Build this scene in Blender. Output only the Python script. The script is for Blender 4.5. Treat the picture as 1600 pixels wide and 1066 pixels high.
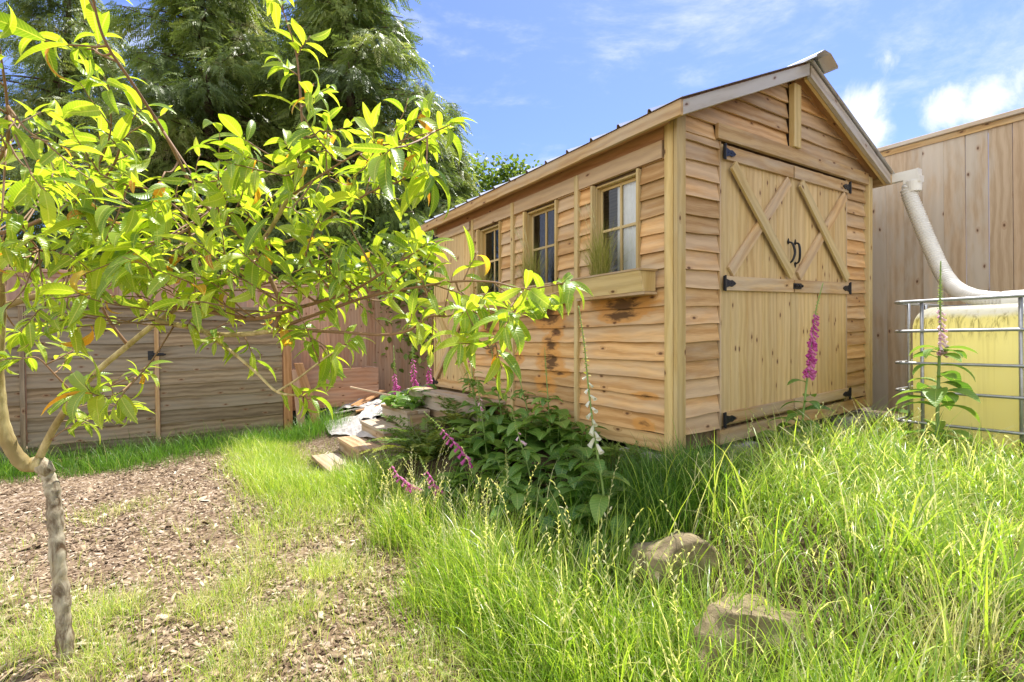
import bpy, math, random
import numpy as np
from mathutils import Matrix, Vector
random.seed(7); rng=np.random.default_rng(7)
scene=bpy.context.scene
for o in list(bpy.data.objects): bpy.data.objects.remove(o)
R=math.radians
# ---------------------------------------------------------------- camera
F=776.; ROLL=R(.8); PIT=math.atan(4/776.)
def ray(px,py):
    a=(px-800)/F; b=-(py-533)/F
    c,s=math.cos(ROLL),math.sin(ROLL)
    x=a*c+b*s; z=-a*s+b*c
    return np.array([x,math.cos(PIT)+z*math.sin(PIT),-math.sin(PIT)+z*math.cos(PIT)])
cam=bpy.data.cameras.new('camera'); co=bpy.data.objects.new('camera',cam); scene.collection.objects.link(co)
fw=ray(800,533); rt=ray(801,533)-fw; up=ray(800,532)-fw
nrm=lambda q:np.asarray(q,float)/np.linalg.norm(q)
fw,rt,up=nrm(fw),nrm(rt),nrm(up)
co.matrix_world=Matrix(((rt[0],up[0],-fw[0],0),(rt[1],up[1],-fw[1],0),(rt[2],up[2],-fw[2],0),(0,0,0,1)))
cam.sensor_width=36; cam.lens=F/1600*36; cam.clip_start=.02; cam.clip_end=3000
scene.camera=co
scene.render.resolution_x=1024; scene.render.resolution_y=682
# ---------------------------------------------------------------- frame of the place: u runs along the shed's long side, v along its gable
u=nrm(ray(283,536)); v=nrm(ray(1965,478)); uh=np.array([u[0],u[1],0]); uh=nrm(uh); vh=nrm([v[0],v[1],0])
w=np.array([.014,.005,1.])
Z=np.array([0,0,1.])
O=np.array([.893,2.7285,-.6448])      # corner of the shed
def S(a,b,c): return O+a*u+b*v+c*w
def W(U,k,z=0.): return uh*U+vh*k+Z*z
# ---------------------------------------------------------------- world, sun, exposure
SUN=nrm(uh*.17+vh*.42+Z)
el=math.asin(SUN[2]); az=math.atan2(SUN[0],SUN[1])
world=bpy.data.worlds.new('World'); scene.world=world; world.use_nodes=True
nt=world.node_tree; nt.nodes.clear()
class G:
    def __init__(s,nt): s.nt=nt
    def n(s,t,ins=None,**kw):
        d=s.nt.nodes.new(t)
        for k,x in kw.items(): setattr(d,k,x)
        if ins:
            for k,x in ins.items():
                i=d.inputs[k]
                if isinstance(x,bpy.types.NodeSocket): s.nt.links.new(x,i)
                else: i.default_value=x
        return d
    def m(s,op,a,b=0.,c=0.,clamp=False):
        d=s.n('ShaderNodeMath',{0:a,1:b,2:c},operation=op); d.use_clamp=clamp; return d.outputs[0]
    def vm(s,op,a,b=(0,0,0)):
        d=s.n('ShaderNodeVectorMath',{0:a,1:b},operation=op); return d.outputs['Value' if op in('LENGTH','DISTANCE','DOT_PRODUCT') else 'Vector']
    def noise(s,vec,scale,detail=3,rough=.5,dist=0.,out='Fac'):
        return s.n('ShaderNodeTexNoise',{'Vector':vec,'Scale':scale,'Detail':detail,'Roughness':rough,'Distortion':dist}).outputs[out]
    def ramp(s,fac,stops):
        d=s.n('ShaderNodeValToRGB',{'Fac':fac}); cr=d.color_ramp
        while len(cr.elements)<len(stops): cr.elements.new(.5)
        for e,(p,c) in zip(cr.elements,stops):
            e.position=p; e.color=(c,c,c,1) if isinstance(c,(int,float)) else (*c,1)
        return d.outputs[0]
    def mix(s,f,a,b,mode='MIX'):
        d=s.n('ShaderNodeMix',data_type='RGBA',blend_type=mode)
        for i,x in ((0,f),(6,a),(7,b)):
            if isinstance(x,bpy.types.NodeSocket): s.nt.links.new(x,d.inputs[i])
            else: d.inputs[i].default_value=x if i==0 else ((*x,1) if len(x)==3 else x)
        return d.outputs[2]
    def mr(s,x,a,b,c,d,smooth=False):
        q=s.n('ShaderNodeMapRange',{0:x,1:a,2:b,3:c,4:d}); 
        if smooth: q.interpolation_type='SMOOTHSTEP'
        return q.outputs[0]
    def attr(s,name): return s.n('ShaderNodeAttribute',attribute_name=name)
g=G(nt)
sky=g.n('ShaderNodeTexSky',sky_type='NISHITA',sun_disc=False,sun_elevation=el,sun_rotation=az,altitude=50,air_density=1.,dust_density=.6,ozone_density=2.2)
tc=g.n('ShaderNodeTexCoord').outputs['Generated']
wisp=g.noise(g.vm('MULTIPLY',tc,(1.,1.6,3.4)),2.6,7,.66,.25)
wisp=g.mr(wisp,.45,.80,0.,.75,True)
big=g.mr(g.noise(tc,1.1,3,.5),.4,.62,.35,1.,True)
mask=g.m('MULTIPLY',wisp,big)
mask=g.m('MAXIMUM',mask,0.)
nz=g.noise(tc,9.,8,.64,.4)
for (px,py,r,s) in ((1385,92,.085,.8),(1350,165,.10,1.),(1350,205,.09,1.05),(1480,165,.085,1.),(1540,160,.085,1.),(755,215,.20,.5),(735,130,.16,.4),(1000,170,.3,.35),(1160,40,.2,.35)):
    c=nrm(ray(px,py)); d=g.vm('DISTANCE',tc,tuple(c))
    b=g.m('SUBTRACT',1.,g.m('DIVIDE',d,r)); b=g.m('MAXIMUM',b,0.)
    b=g.m('MULTIPLY',b,s)
    e=g.mr(g.m('ADD',b,g.m('MULTIPLY',g.m('SUBTRACT',nz,.5),1.7 if s>.7 else .9)),.42,.95 if s>.7 else 1.15,0.,1. if s>.7 else .6,True)
    e=g.m('MULTIPLY',e,g.mr(b,0.,.12,0.,1.))
    mask=g.m('MAXIMUM',mask,e)
tint=g.mix(1.,sky.outputs[0],(.55,.585,.86),'MULTIPLY')
skyc=g.mix(mask,tint,(4.2,4.3,4.5))
# added broken cloud behind the camera, out of view, to brighten the shaded walls
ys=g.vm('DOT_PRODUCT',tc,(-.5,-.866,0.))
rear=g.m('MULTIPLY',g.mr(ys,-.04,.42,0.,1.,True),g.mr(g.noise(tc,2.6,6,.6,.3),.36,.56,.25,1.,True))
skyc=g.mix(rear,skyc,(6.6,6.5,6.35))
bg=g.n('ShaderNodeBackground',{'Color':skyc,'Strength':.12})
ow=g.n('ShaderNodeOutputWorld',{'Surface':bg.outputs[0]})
sl=bpy.data.lights.new('sun','SUN'); sl.energy=3.7; sl.angle=R(.5); sl.color=(1.,.955,.88)
so=bpy.data.objects.new('sun',sl); scene.collection.objects.link(so); so.location=(5,8,20)
so.rotation_euler=Vector(SUN).to_track_quat('Z','Y').to_euler()
scene.view_settings.view_transform='Standard'; scene.view_settings.look='None'; scene.view_settings.exposure=1.3; scene.view_settings.gamma=1
try: scene.view_settings.use_curve_mapping=False
except Exception: pass
# ---------------------------------------------------------------- object helpers
def tag(o,label=None,cat=None,group=None,kind=None):
    if label: o['label']=label
    if cat: o['category']=cat
    if group: o['group']=group
    if kind: o['kind']=kind
    return o
def thing(name,loc,label,cat,group=None):
    o=bpy.data.objects.new(name,None); scene.collection.objects.link(o); o.location=Vector(loc); o.empty_display_size=.1
    return tag(o,label,cat,group)
def rootloc(p):
    l=np.zeros(3)
    while p is not None: l=l+np.array(p.location); p=p.parent
    return l
def emit(name,V,Fs,m,parent=None,attrs=None,smooth=False):
    V=np.asarray(V,dtype=np.float64)-rootloc(parent)
    me=bpy.data.meshes.new(name)
    if isinstance(Fs,np.ndarray):
        n,k=Fs.shape
        me.vertices.add(len(V)); me.vertices.foreach_set('co',V.astype(np.float32).ravel())
        me.loops.add(n*k); me.loops.foreach_set('vertex_index',Fs.astype(np.int32).ravel())
        me.polygons.add(n); me.polygons.foreach_set('loop_start',np.arange(0,n*k,k,dtype=np.int32))
        me.update(calc_edges=True); me.validate()
    else:
        me.from_pydata([tuple(x) for x in V],[],Fs); me.update()
    if attrs:
        for nm,arr in attrs.items():
            arr=np.asarray(arr,dtype=np.float32)
            if arr.ndim==2:
                a=me.attributes.new(nm,'FLOAT_VECTOR','POINT'); a.data.foreach_set('vector',arr.ravel())
            else:
                a=me.attributes.new(nm,'FLOAT','POINT'); a.data.foreach_set('value',arr)
    if smooth: me.polygons.foreach_set('use_smooth',np.ones(len(me.polygons),dtype=bool))
    for mm in (m if isinstance(m,(list,tuple)) else [m]): me.materials.append(mm)
    o=bpy.data.objects.new(name,me); scene.collection.objects.link(o)
    if parent is not None: o.parent=parent
    return o
class MB:
    def __init__(s): s.V=[];s.Fa=[];s.g=[];s.r=[];s.sc=[]
    def add(s,V,Fs,gco=None,rnd=0.):
        n=len(s.V); V=[np.asarray(x,float) for x in V]; s.V+=V
        s.g+=[np.asarray(x,float) for x in (gco if gco is not None else V)]; s.r+=[rnd]*len(V)
        s.Fa+=[tuple(i+n for i in f) for f in Fs]
    def board(s,o,ax,ay,az,n=1,wav=0.,rnd=None,jit=.0008,end=None):
        """box from o spanning vectors ax (the grain's length), ay, az; n stations; wav = wobble of the o-side edge"""
        o,ax,ay,az=[np.asarray(x,float) for x in (o,ax,ay,az)]
        L,Wd,T=[np.linalg.norm(x) for x in (ax,ay,az)]
        off=np.array([random.uniform(0,50),random.uniform(0,50),random.uniform(0,50)])
        if rnd is None: rnd=random.random()
        V=[];Gc=[]
        p1,p2=random.uniform(0,6.28),random.uniform(0,6.28)
        for i in range(n+1):
            t=i/n
            wb=wav*(math.sin(t*L*5+p1)*.5+math.sin(t*L*13+p2)*.3+random.uniform(-.35,.35)) if wav else 0.
            for (y,z) in ((0,0),(1,0),(1,1),(0,1)):
                q=o+ax*t+ay*(y+(wb/Wd if y==0 else 0))+az*z
                q=q+np.array([random.uniform(-jit,jit) for _ in range(3)])
                V.append(q); Gc.append(off+np.array([t*L,y*Wd,z*T] if Wd>=T else [t*L,z*T,y*Wd]))
        Fs=[(0,1,2,3),(4*n+3,4*n+2,4*n+1,4*n)]
        for i in range(n):
            a=4*i
            for j in range(4): Fs.append((a+j,a+4+j,a+4+(j+1)%4,a+(j+1)%4))
        if np.dot(np.cross(ay,az),ax)>0: Fs=[tuple(f) for f in Fs]
        else: Fs=[tuple(reversed(f)) for f in Fs]
        s.add(V,Fs,Gc,rnd)
    def tube(s,pts,rad,seg=10,cap=True,rnd=0.,squash=None):
        pts=[np.asarray(p,float) for p in pts]; n=len(pts)
        if not hasattr(rad,'__len__'): rad=[rad]*n
        V=[];Gc=[];L=0; prev=None
        for i,p in enumerate(pts):
            t=nrm(pts[min(i+1,n-1)]-pts[max(i-1,0)])
            if prev is None:
                a=np.cross(t,[0,0,1.]); a=nrm(a) if np.linalg.norm(a)>1e-3 else np.array([1.,0,0])
            else:
                a=prev-t*np.dot(prev,t); a=nrm(a)
            prev=a; b=np.cross(t,a)
            if i: L+=np.linalg.norm(p-pts[i-1])
            for j in range(seg):
                th=2*math.pi*j/seg
                V.append(p+rad[i]*(a*math.cos(th)+b*math.sin(th))); Gc.append((L,th*rad[i],0))
        Fs=[]
        for i in range(n-1):
            for j in range(seg):
                k=(j+1)%seg; Fs.append((i*seg+j,i*seg+k,(i+1)*seg+k,(i+1)*seg+j))
        if cap: Fs+= [tuple(range(seg-1,-1,-1)),tuple((n-1)*seg+j for j in range(seg))]
        s.add(V,Fs,Gc,rnd)
    def build(s,name,m,parent=None,smooth=False,bevel=0.):
        o=emit(name,s.V,s.Fa,m,parent,{'gco':np.array(s.g),'rnd':np.array(s.r)},smooth)
        if bevel:
            b=o.modifiers.new('b','BEVEL'); b.width=bevel; b.segments=1; b.limit_method='ANGLE'; b.angle_limit=R(40)
        return o
def catmull(P,n=5):
    P=[np.asarray(p,float) for p in P]; Q=[2*P[0]-P[1]]+P+[2*P[-1]-P[-2]]; out=[]
    for i in range(1,len(Q)-2):
        for j in range(n):
            t=j/n; a,b,c,d=Q[i-1],Q[i],Q[i+1],Q[i+2]
            out.append(.5*((2*b)+(c-a)*t+(2*a-5*b+4*c-d)*t*t+(3*b-a-3*c+d)*t**3))
    out.append(P[-1]); return out
# ---------------------------------------------------------------- materials
def mat(name):
    m=bpy.data.materials.new(name); m.use_nodes=True; m.node_tree.nodes.clear(); return m,G(m.node_tree)
def fin(g,sh): g.n('ShaderNodeOutputMaterial',{'Surface':sh})
def princ(g,col,rough=.6,bump=None,bs=.3,bd=.002,spec=.4,metal=0.):
    ins={'Base Color':col if isinstance(col,bpy.types.NodeSocket) else (*col,1),'Roughness':rough,'Specular IOR Level':spec,'Metallic':metal}
    if bump is not None: ins['Normal']=g.n('ShaderNodeBump',{'Height':bump,'Strength':bs,'Distance':bd}).outputs[0]
    return g.n('ShaderNodeBsdfPrincipled',ins).outputs[0]
def wood(name,light,dark,grey=(.42,.38,.33),greyamt=.35,knots=1.,var=.5,stain=None,gscale=1.):
    m,g=mat(name)
    a=g.attr('gco').outputs['Vector']; r=g.attr('rnd').outputs['Fac']
    # knots
    kc=g.vm('ADD',g.vm('MULTIPLY',a,(4.2,8.5,0)),g.vm('MULTIPLY',g.noise(g.vm('MULTIPLY',a,(30.,60.,60.)),1.,2,.5,out='Color'),(.07,.07,0)))
    vo=g.n('ShaderNodeTexVoronoi',{'Vector':kc,'Scale':1.,'Randomness':1.},voronoi_dimensions='2D'); vd=vo.outputs['Distance']
    sel=g.m('GREATER_THAN',g.n('ShaderNodeSeparateColor',{0:vo.outputs['Color']}).outputs[0],1-.42*knots)
    kd=g.m('MULTIPLY',g.mr(vd,.03,.085,1.,0.,True),sel)
    ring=g.m('MULTIPLY',g.mr(vd,.04,.17,1.,0.,True),sel)
    # grain, pushed aside round the knots
    p=g.vm('MULTIPLY',a,(1.3*gscale,26.*gscale,26.*gscale))
    warp=g.noise(g.vm('MULTIPLY',a,(2.2,5.,5.)),1.,3,.5,out='Color')
    p=g.vm('ADD',p,g.vm('MULTIPLY',warp,(0,2.6,0)))
    p=g.vm('ADD',p,g.n('ShaderNodeCombineXYZ',{1:g.m('MULTIPLY',ring,3.5)}).outputs[0])
    gr=g.noise(p,1.,6,.68)
    wv=g.n('ShaderNodeTexWave',{'Vector':p,'Scale':.22,'Distortion':1.6,'Detail':3.},wave_type='BANDS',bands_direction='Y').outputs['Fac']
    fine=g.noise(g.vm('MULTIPLY',a,(9.,320.,320.)),1.,2,.6)
    f=g.m('ADD',g.m('MULTIPLY',gr,.78),g.m('MULTIPLY',wv,.22))
    f=g.m('ADD',f,g.m('MULTIPLY',g.m('SUBTRACT',fine,.5),.55))
    col=g.mix(g.mr(f,.28,.72,1.,0.,True),light,dark)
    # board to board variation
    tone=g.mr(r,0.,1.,1.-.38*var,1.+.22*var)
    hue=g.mix(g.mr(g.m('FRACT',g.m('MULTIPLY',r,7.31)),0.,1.,0.,.5*var),(1,1,1),(1.12,.92,.74))
    col=g.mix(1.,col,hue,'MULTIPLY')
    col=g.vm('SCALE',col); 
    sc=g.nt.nodes[-1]; g.nt.links.new(tone,sc.inputs['Scale'])
    # weathered grey patches
    gp=g.noise(g.vm('MULTIPLY',a,(1.6,7.,7.)),1.,4,.6)
    gf=g.m('MULTIPLY',g.mr(g.m('ADD',gp,g.m('MULTIPLY',g.m('FRACT',g.m('MULTIPLY',r,3.77)),.25)),.48,.78,0.,1.,True),greyamt)
    col=g.mix(gf,col,grey)
    if stain:
        oc=g.n('ShaderNodeTexCoord').outputs['Object']
        sa=g.vm('DOT_PRODUCT',oc,tuple(u)); sz=g.n('ShaderNodeSeparateXYZ',{0:oc}).outputs[2]
        q=g.n('ShaderNodeCombineXYZ',{0:sa,1:sz}).outputs[0]
        sn=g.noise(g.vm('MULTIPLY',q,(9.,30.,1.)),1.,5,.65,.6)
        tot=None; tw=None
        for (ca,cc,ra,rc,st) in stain:
            d=g.vm('LENGTH',g.vm('MULTIPLY',g.vm('SUBTRACT',q,(ca,cc,0)),(1/(ra*1.35),1/(rc*1.45),0)))
            e=g.m('MULTIPLY',g.mr(d,0.,1.,1.,0.,True),st); tot=e if tot is None else g.m('MAXIMUM',tot,e)
            e2=g.mr(d,.2,1.5,1.,0.,True); tw=e2 if tw is None else g.m('MAXIMUM',tw,e2)
        wet=g.mr(g.m('ADD',g.m('MULTIPLY',tw,.8),g.m('SUBTRACT',sn,.5)),.15,.5,0.,.75,True)
        col=g.mix(wet,col,(.58,.27,.06))
        f2=g.mr(g.m('ADD',tot,g.m('MULTIPLY',g.m('SUBTRACT',sn,.5),2.0)),.26,.80,0.,.85,True)
        f2=g.m('MULTIPLY',f2,g.mr(tot,.0,.2,0.,1.))
        col=g.mix(f2,col,(.055,.028,.014))
    col=g.mix(g.m('MULTIPLY',ring,.35),col,(.30,.13,.05)); col=g.mix(g.m('MULTIPLY',kd,.85),col,(.085,.035,.015))
    # small nail marks and dirt
    h=g.m('ADD',g.m('MULTIPLY',fine,.5),g.m('MULTIPLY',gr,.8))
    fin(g,princ(g,col,.72,h,.35,.0016,.25)); return m
W_STAIN=[(.38,.84,.20,.055,1.),(.40,.775,.17,.035,1.),(1.12,.80,.15,.08,1.),(1.10,.60,.08,.06,.95),(1.03,.68,.07,.04,.8),(1.10,.47,.13,.08,.9),(1.0,.40,.10,.03,.7),(1.16,.30,.10,.05,.6),(.22,.13,.07,.03,.7),(1.95,.75,.12,.07,.95),(1.92,.55,.08,.06,.8),(1.5,.48,.05,.04,.6),(.2,.3,.08,.02,.5),(2.4,.5,.05,.05,.5)]
M={}
M['siding']=wood('cedar siding',(.66,.43,.20),(.45,.255,.095),(.52,.44,.32),.5,.7,.8,W_STAIN)
M['siding2']=wood('cedar siding gable',(.66,.43,.20),(.45,.255,.095),(.52,.44,.32),.45,.7,.8)
M['post']=wood('yellow pine post',(.62,.47,.21),(.47,.33,.125),(.50,.46,.33),.3,1.,.35)
M['trim']=wood('cedar trim',(.58,.40,.185),(.40,.24,.095),(.48,.44,.36),.45,1.,.6)
M['greytrim']=wood('weathered trim',(.50,.45,.37),(.34,.29,.22),(.48,.46,.42),.8,1.,.4)
M['door']=wood('pine door boards',(.64,.475,.225),(.50,.34,.14),(.52,.45,.31),.2,1.3,.6)
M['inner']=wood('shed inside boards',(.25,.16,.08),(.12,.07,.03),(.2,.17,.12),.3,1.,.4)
M['fence']=wood('weathered cedar fence',(.56,.435,.30),(.42,.305,.19),(.51,.46,.385),.75,1.0,.5)
M['fenceorange']=wood('orange cedar fence',(.60,.37,.235),(.46,.255,.15),(.47,.36,.27),.4,1.2,.8)
M['slat']=wood('old grey brown slats',(.34,.265,.16),(.165,.12,.065),(.29,.255,.185),.6,1.0,.8)
M['plank']=wood('garden step timber',(.46,.33,.2),(.28,.19,.10),(.42,.38,.32),.7,1.,.6)
M['orange']=wood('fresh cedar',(.52,.29,.13),(.36,.18,.07),(.45,.3,.2),.2,1.,.5)
M['plybox']=wood('planter boards',(.50,.29,.18),(.36,.19,.11),(.42,.32,.26),.5,.6,.5)
def simple(name,col,rough=.5,metal=0.,ns=None,amt=.25,spec=.4,bump=.0):
    m,g=mat(name); oc=g.n('ShaderNodeTexCoord').outputs['Object']
    n=g.noise(oc,ns or 30.,5,.6); c=g.mix(n,tuple(x*(1-amt) for x in col),tuple(min(1,x*(1+amt)) for x in col))
    fin(g,princ(g,c,rough,n if bump else None,.4,bump or .001,spec,metal)); return m
M['black']=simple('black iron',(.018,.018,.02),.45,.2,60,.4)
M['galv']=simple('galvanised steel',(.36,.37,.38),.42,.75,40,.3)
M['roof']=simple('metal roofing',(.72,.73,.74),.3,.85,12,.1)
M['white']=simple('cream plastic',(.76,.75,.69),.45,0,14,.1)
M['hose']=simple('ribbed drain hose',(.70,.69,.64),.5,0,9,.14)
M['curtain']=simple('white curtain',(.90,.90,.89),.8,0,5,.06)
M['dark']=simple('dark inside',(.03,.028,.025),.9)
M['concrete']=simple('concrete block',(.38,.36,.32),.9,0,25,.3,.2,.004)
M['blackplastic']=simple('black plastic',(.025,.025,.028),.5)
M['bluepl']=simple('blue plastic',(.03,.07,.16),.5)
m,g=mat('window glass')
gl=g.n('ShaderNodeBsdfGlossy',{'Roughness':.02,'Color':(.95,.97,1,1)}).outputs[0]; tr=g.n('ShaderNodeBsdfTransparent',{'Color':(.86,.88,.88,1)}).outputs[0]
fr=g.n('ShaderNodeFresnel',{'IOR':1.5}).outputs[0]; ff=g.m('MULTIPLY',fr,1.1,clamp=True)
fin(g,g.n('ShaderNodeMixShader',{0:ff,1:tr,2:gl}).outputs[0]); M['glass']=m
# translucent tank wall with algae
m,g=mat('stained tank plastic'); oc=g.n('ShaderNodeTexCoord').outputs['Object']; z=g.n('ShaderNodeSeparateXYZ',{0:oc}).outputs[2]
n1=g.noise(g.vm('MULTIPLY',oc,(5.,5.,1.6)),1.,5,.6); n2=g.noise(g.vm('MULTIPLY',oc,(30.,30.,5.)),1.,5,.7,1.)
yel=g.mix(n1,(.98,.87,.28),(.98,.92,.46))
top=g.mr(g.m('ADD',z,g.m('MULTIPLY',n1,.08)),1.06,1.10,0.,1.,True)
col=g.mix(top,yel,(.92,.92,.88))  # shoulder whitened: its sunlit look is put into the colour
band=g.m('MULTIPLY',g.mr(g.m('ADD',z,g.m('MULTIPLY',n1,.15)),.95,1.06,0.,1.,True),g.mr(z,1.035,1.07,1.,0.,True))
alg=g.m('MULTIPLY',g.mr(n2,.47,.66,0.,.75,True),band); col=g.mix(alg,col,(.22,.17,.03))
st=g.m('MULTIPLY',g.mr(g.noise(g.vm('MULTIPLY',oc,(45.,45.,1.2)),1.,3,.6),.5,.75,0.,.35,True),g.mr(z,.3,.9,0.,1.)); col=g.mix(st,col,(.50,.42,.10))
pr=princ(g,col,.38,n1,.1,.002,.4); tl=g.n('ShaderNodeBsdfTranslucent',{'Color':col}).outputs[0]
fin(g,g.n('ShaderNodeMixShader',{0:.7,1:pr,2:tl}).outputs[0]); M['tank']=m
M['yellow']=simple('yellow tub',(.75,.5,.04),.5)
def leafmat(name,stops,trans=.45,rough=.45,tcol=1.25,spec=.4,vein=False,tint=(1.12,1.14,.6)):
    m,g=mat(name); r=g.attr('rnd').outputs['Fac']
    c=g.ramp(r,stops)
    a=g.attr('gco').outputs['Vector']
    n=g.noise(g.n('ShaderNodeTexCoord').outputs['Object'],9.,3,.6)
    c=g.mix(1.,c,g.mix(n,(.78,.80,.72),(1.2,1.16,1.2)),'MULTIPLY')
    bump=None
    if vein:
        s=g.n('ShaderNodeSeparateXYZ',{0:a}); across=g.m('ABSOLUTE',s.outputs[1]); 
        vv=g.m('SINE',g.m('MULTIPLY',g.m('SUBTRACT',s.outputs[0],g.m('MULTIPLY',across,.6)),900. if vein==1 else 420.))
        c=g.mix(g.mr(vv,.5,1.,0.,.22),c,(.55,.62,.16)); c=g.mix(g.mr(across,.0006,.0014,.6,0.),c,(.6,.65,.22)); bump=vv
    pr=princ(g,c,rough,bump,.25,.001,spec)
    t=g.vm('SCALE',c); g.nt.nodes[-1].inputs['Scale'].default_value=tcol
    t=g.mix(1.,t,tint,'MULTIPLY')
    tl=g.n('ShaderNodeBsdfTranslucent',{'Color':t}).outputs[0]
    fin(g,g.n('ShaderNodeMixShader',{0:trans,1:pr,2:tl}).outputs[0]); return m
M['peach']=leafmat('peach leaf',[(0.,(.12,.24,.03)),(.5,(.26,.40,.05)),(.9,(.40,.50,.07)),(.93,(.55,.42,.07)),(.97,(.55,.26,.05)),(1.,(.30,.12,.03))],.55,.34,1.5,.6,1,(1.3,1.15,.34))
M['cedar']=leafmat('cedar foliage',[(0.,(.09,.13,.045)),(.5,(.20,.275,.075)),(.85,(.35,.41,.12)),(1.,(.5,.48,.26))],.42,.42,1.2)
M['broad']=leafmat('broadleaf foliage',[(0.,(.06,.11,.02)),(.6,(.14,.22,.035)),(1.,(.24,.32,.06))],.4,.5,1.3)
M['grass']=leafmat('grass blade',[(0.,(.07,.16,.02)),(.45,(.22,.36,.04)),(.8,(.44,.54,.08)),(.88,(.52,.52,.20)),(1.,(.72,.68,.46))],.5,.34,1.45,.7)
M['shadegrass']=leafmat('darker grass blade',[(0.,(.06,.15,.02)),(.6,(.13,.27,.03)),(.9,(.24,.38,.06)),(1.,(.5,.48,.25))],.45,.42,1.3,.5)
M['dry']=leafmat('straw blade',[(0.,(.42,.40,.20)),(.6,(.60,.56,.32)),(1.,(.72,.68,.46))],.35,.5,1.1)
M['feather']=leafmat('feather grass',[(0.,(.22,.26,.05)),(.6,(.36,.36,.09)),(1.,(.52,.46,.2))],.4,.5,1.2)
M['foxleaf']=leafmat('foxglove leaf',[(0.,(.07,.17,.03)),(.6,(.15,.29,.05)),(.96,(.27,.39,.07)),(1.,(.4,.4,.06))],.4,.42,1.3,.5,2)
M['fern']=leafmat('fern frond',[(0.,(.08,.14,.02)),(.6,(.15,.23,.035)),(1.,(.28,.30,.05))],.35,.5,1.2)
M['bellpink']=leafmat('pink bell',[(0.,(.52,.07,.34)),(1.,(.72,.26,.52))],.35,.5,1.2,tint=(1.,1.,1.))
M['bellwhite']=leafmat('white bell',[(0.,(.70,.70,.52)),(1.,(.85,.83,.72))],.35,.5,1.1,tint=(1.,1.,1.))
M['bellpale']=leafmat('pale bell',[(0.,(.72,.42,.58)),(1.,(.80,.66,.66))],.35,.5,1.1,tint=(1.,1.,1.))
def barkmat(name,c1,c2,c3,sc=18.,lent=True):
    m,g=mat(name); oc=g.n('ShaderNodeTexCoord').outputs['Object']
    n=g.noise(g.vm('MULTIPLY',oc,(1.,1.,.35)),sc,6,.65,.6); n2=g.noise(g.vm('MULTIPLY',oc,(1,1,.5)),5.,4,.6)
    c=g.mix(g.mr(n,.35,.65,0.,1.,True),c1,c2); c=g.mix(g.mr(n2,.48,.62,0.,.85,True),c,c3)
    fin(g,princ(g,c,.8,n,.7,.006,.2)); return m
M['bark']=barkmat('peeling trunk bark',(.10,.06,.03),(.50,.44,.32),(.42,.32,.12),26.)
M['limb']=barkmat('smooth limb bark',(.34,.26,.10),(.60,.50,.26),(.26,.19,.08),22.)
M['twig']=simple('twig bark',(.26,.15,.075),.6,0,30,.35)
M['cedarbark']=barkmat('cedar bark',(.07,.045,.03),(.17,.11,.075),(.1,.07,.05),6.)
M['stem']=simple('plant stem',(.20,.30,.08),.55,0,20,.3)
def rockmat():
    m,g=mat('mossy field stone'); oc=g.n('ShaderNodeTexCoord').outputs['Object']
    n=g.noise(oc,11.,9,.7,.3); n2=g.noise(oc,55.,6,.75); n3=g.noise(oc,3.1,3,.5)
    c=g.mix(g.mr(n,.3,.7,0.,1.,True),(.13,.10,.055),(.38,.30,.18)); c=g.mix(g.mr(n3,.5,.62,0.,.55,True),c,(.13,.16,.05))
    c=g.mix(g.mr(n2,.55,.75,0.,.5,True),c,(.10,.09,.07))
    fin(g,princ(g,c,.85,g.m('ADD',n,n2),.8,.012,.25)); return m
M['rock']=rockmat()
def groundmat():
    m,g=mat('bark mulch soil'); oc=g.n('ShaderNodeTexCoord').outputs['Object']
    vo=g.n('ShaderNodeTexVoronoi',{'Vector':g.vm('ADD',oc,g.vm('MULTIPLY',g.noise(oc,30.,2,out='Color'),(.03,.03,.03))),'Scale':55.}); 
    c=g.n('ShaderNodeSeparateColor',{0:vo.outputs['Color']}).outputs[0]
    col=g.ramp(c,[(0.,(.10,.06,.04)),(.4,(.22,.155,.095)),(.75,(.33,.245,.155)),(1.,(.52,.42,.33))])
    n=g.noise(oc,2.2,4,.6); n2=g.noise(oc,120.,3,.7)
    col=g.mix(g.mr(n,.45,.65,0.,.5,True),col,(.17,.11,.07)); col=g.mix(g.mr(n2,.3,.7,.35,0.),col,(.06,.04,.025))
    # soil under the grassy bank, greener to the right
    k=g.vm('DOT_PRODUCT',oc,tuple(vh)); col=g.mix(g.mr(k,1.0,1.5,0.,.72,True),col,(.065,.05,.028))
    fin(g,princ(g,col,.95,g.m('ADD',vo.outputs['Distance'],n2),.6,.01,.1)); return m
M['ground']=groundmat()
m,g=mat('bark chip'); r=g.attr('rnd').outputs['Fac']
c=g.ramp(r,[(0.,(.10,.06,.035)),(.4,(.27,.19,.115)),(.75,(.42,.31,.20)),(.93,(.56,.45,.31)),(1.,(.66,.58,.45))])
fin(g,princ(g,c,.8)); M['chip']=m
m,g=mat('crumpled sheet'); oc=g.n('ShaderNodeTexCoord').outputs['Object']; n=g.noise(oc,6.,6,.7)
c=g.mix(g.mr(n,.35,.65,0.,1.),(.30,.28,.26),(.50,.47,.43)); fin(g,princ(g,c,.7,n,.6,.01)); M['sheet']=m
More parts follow.
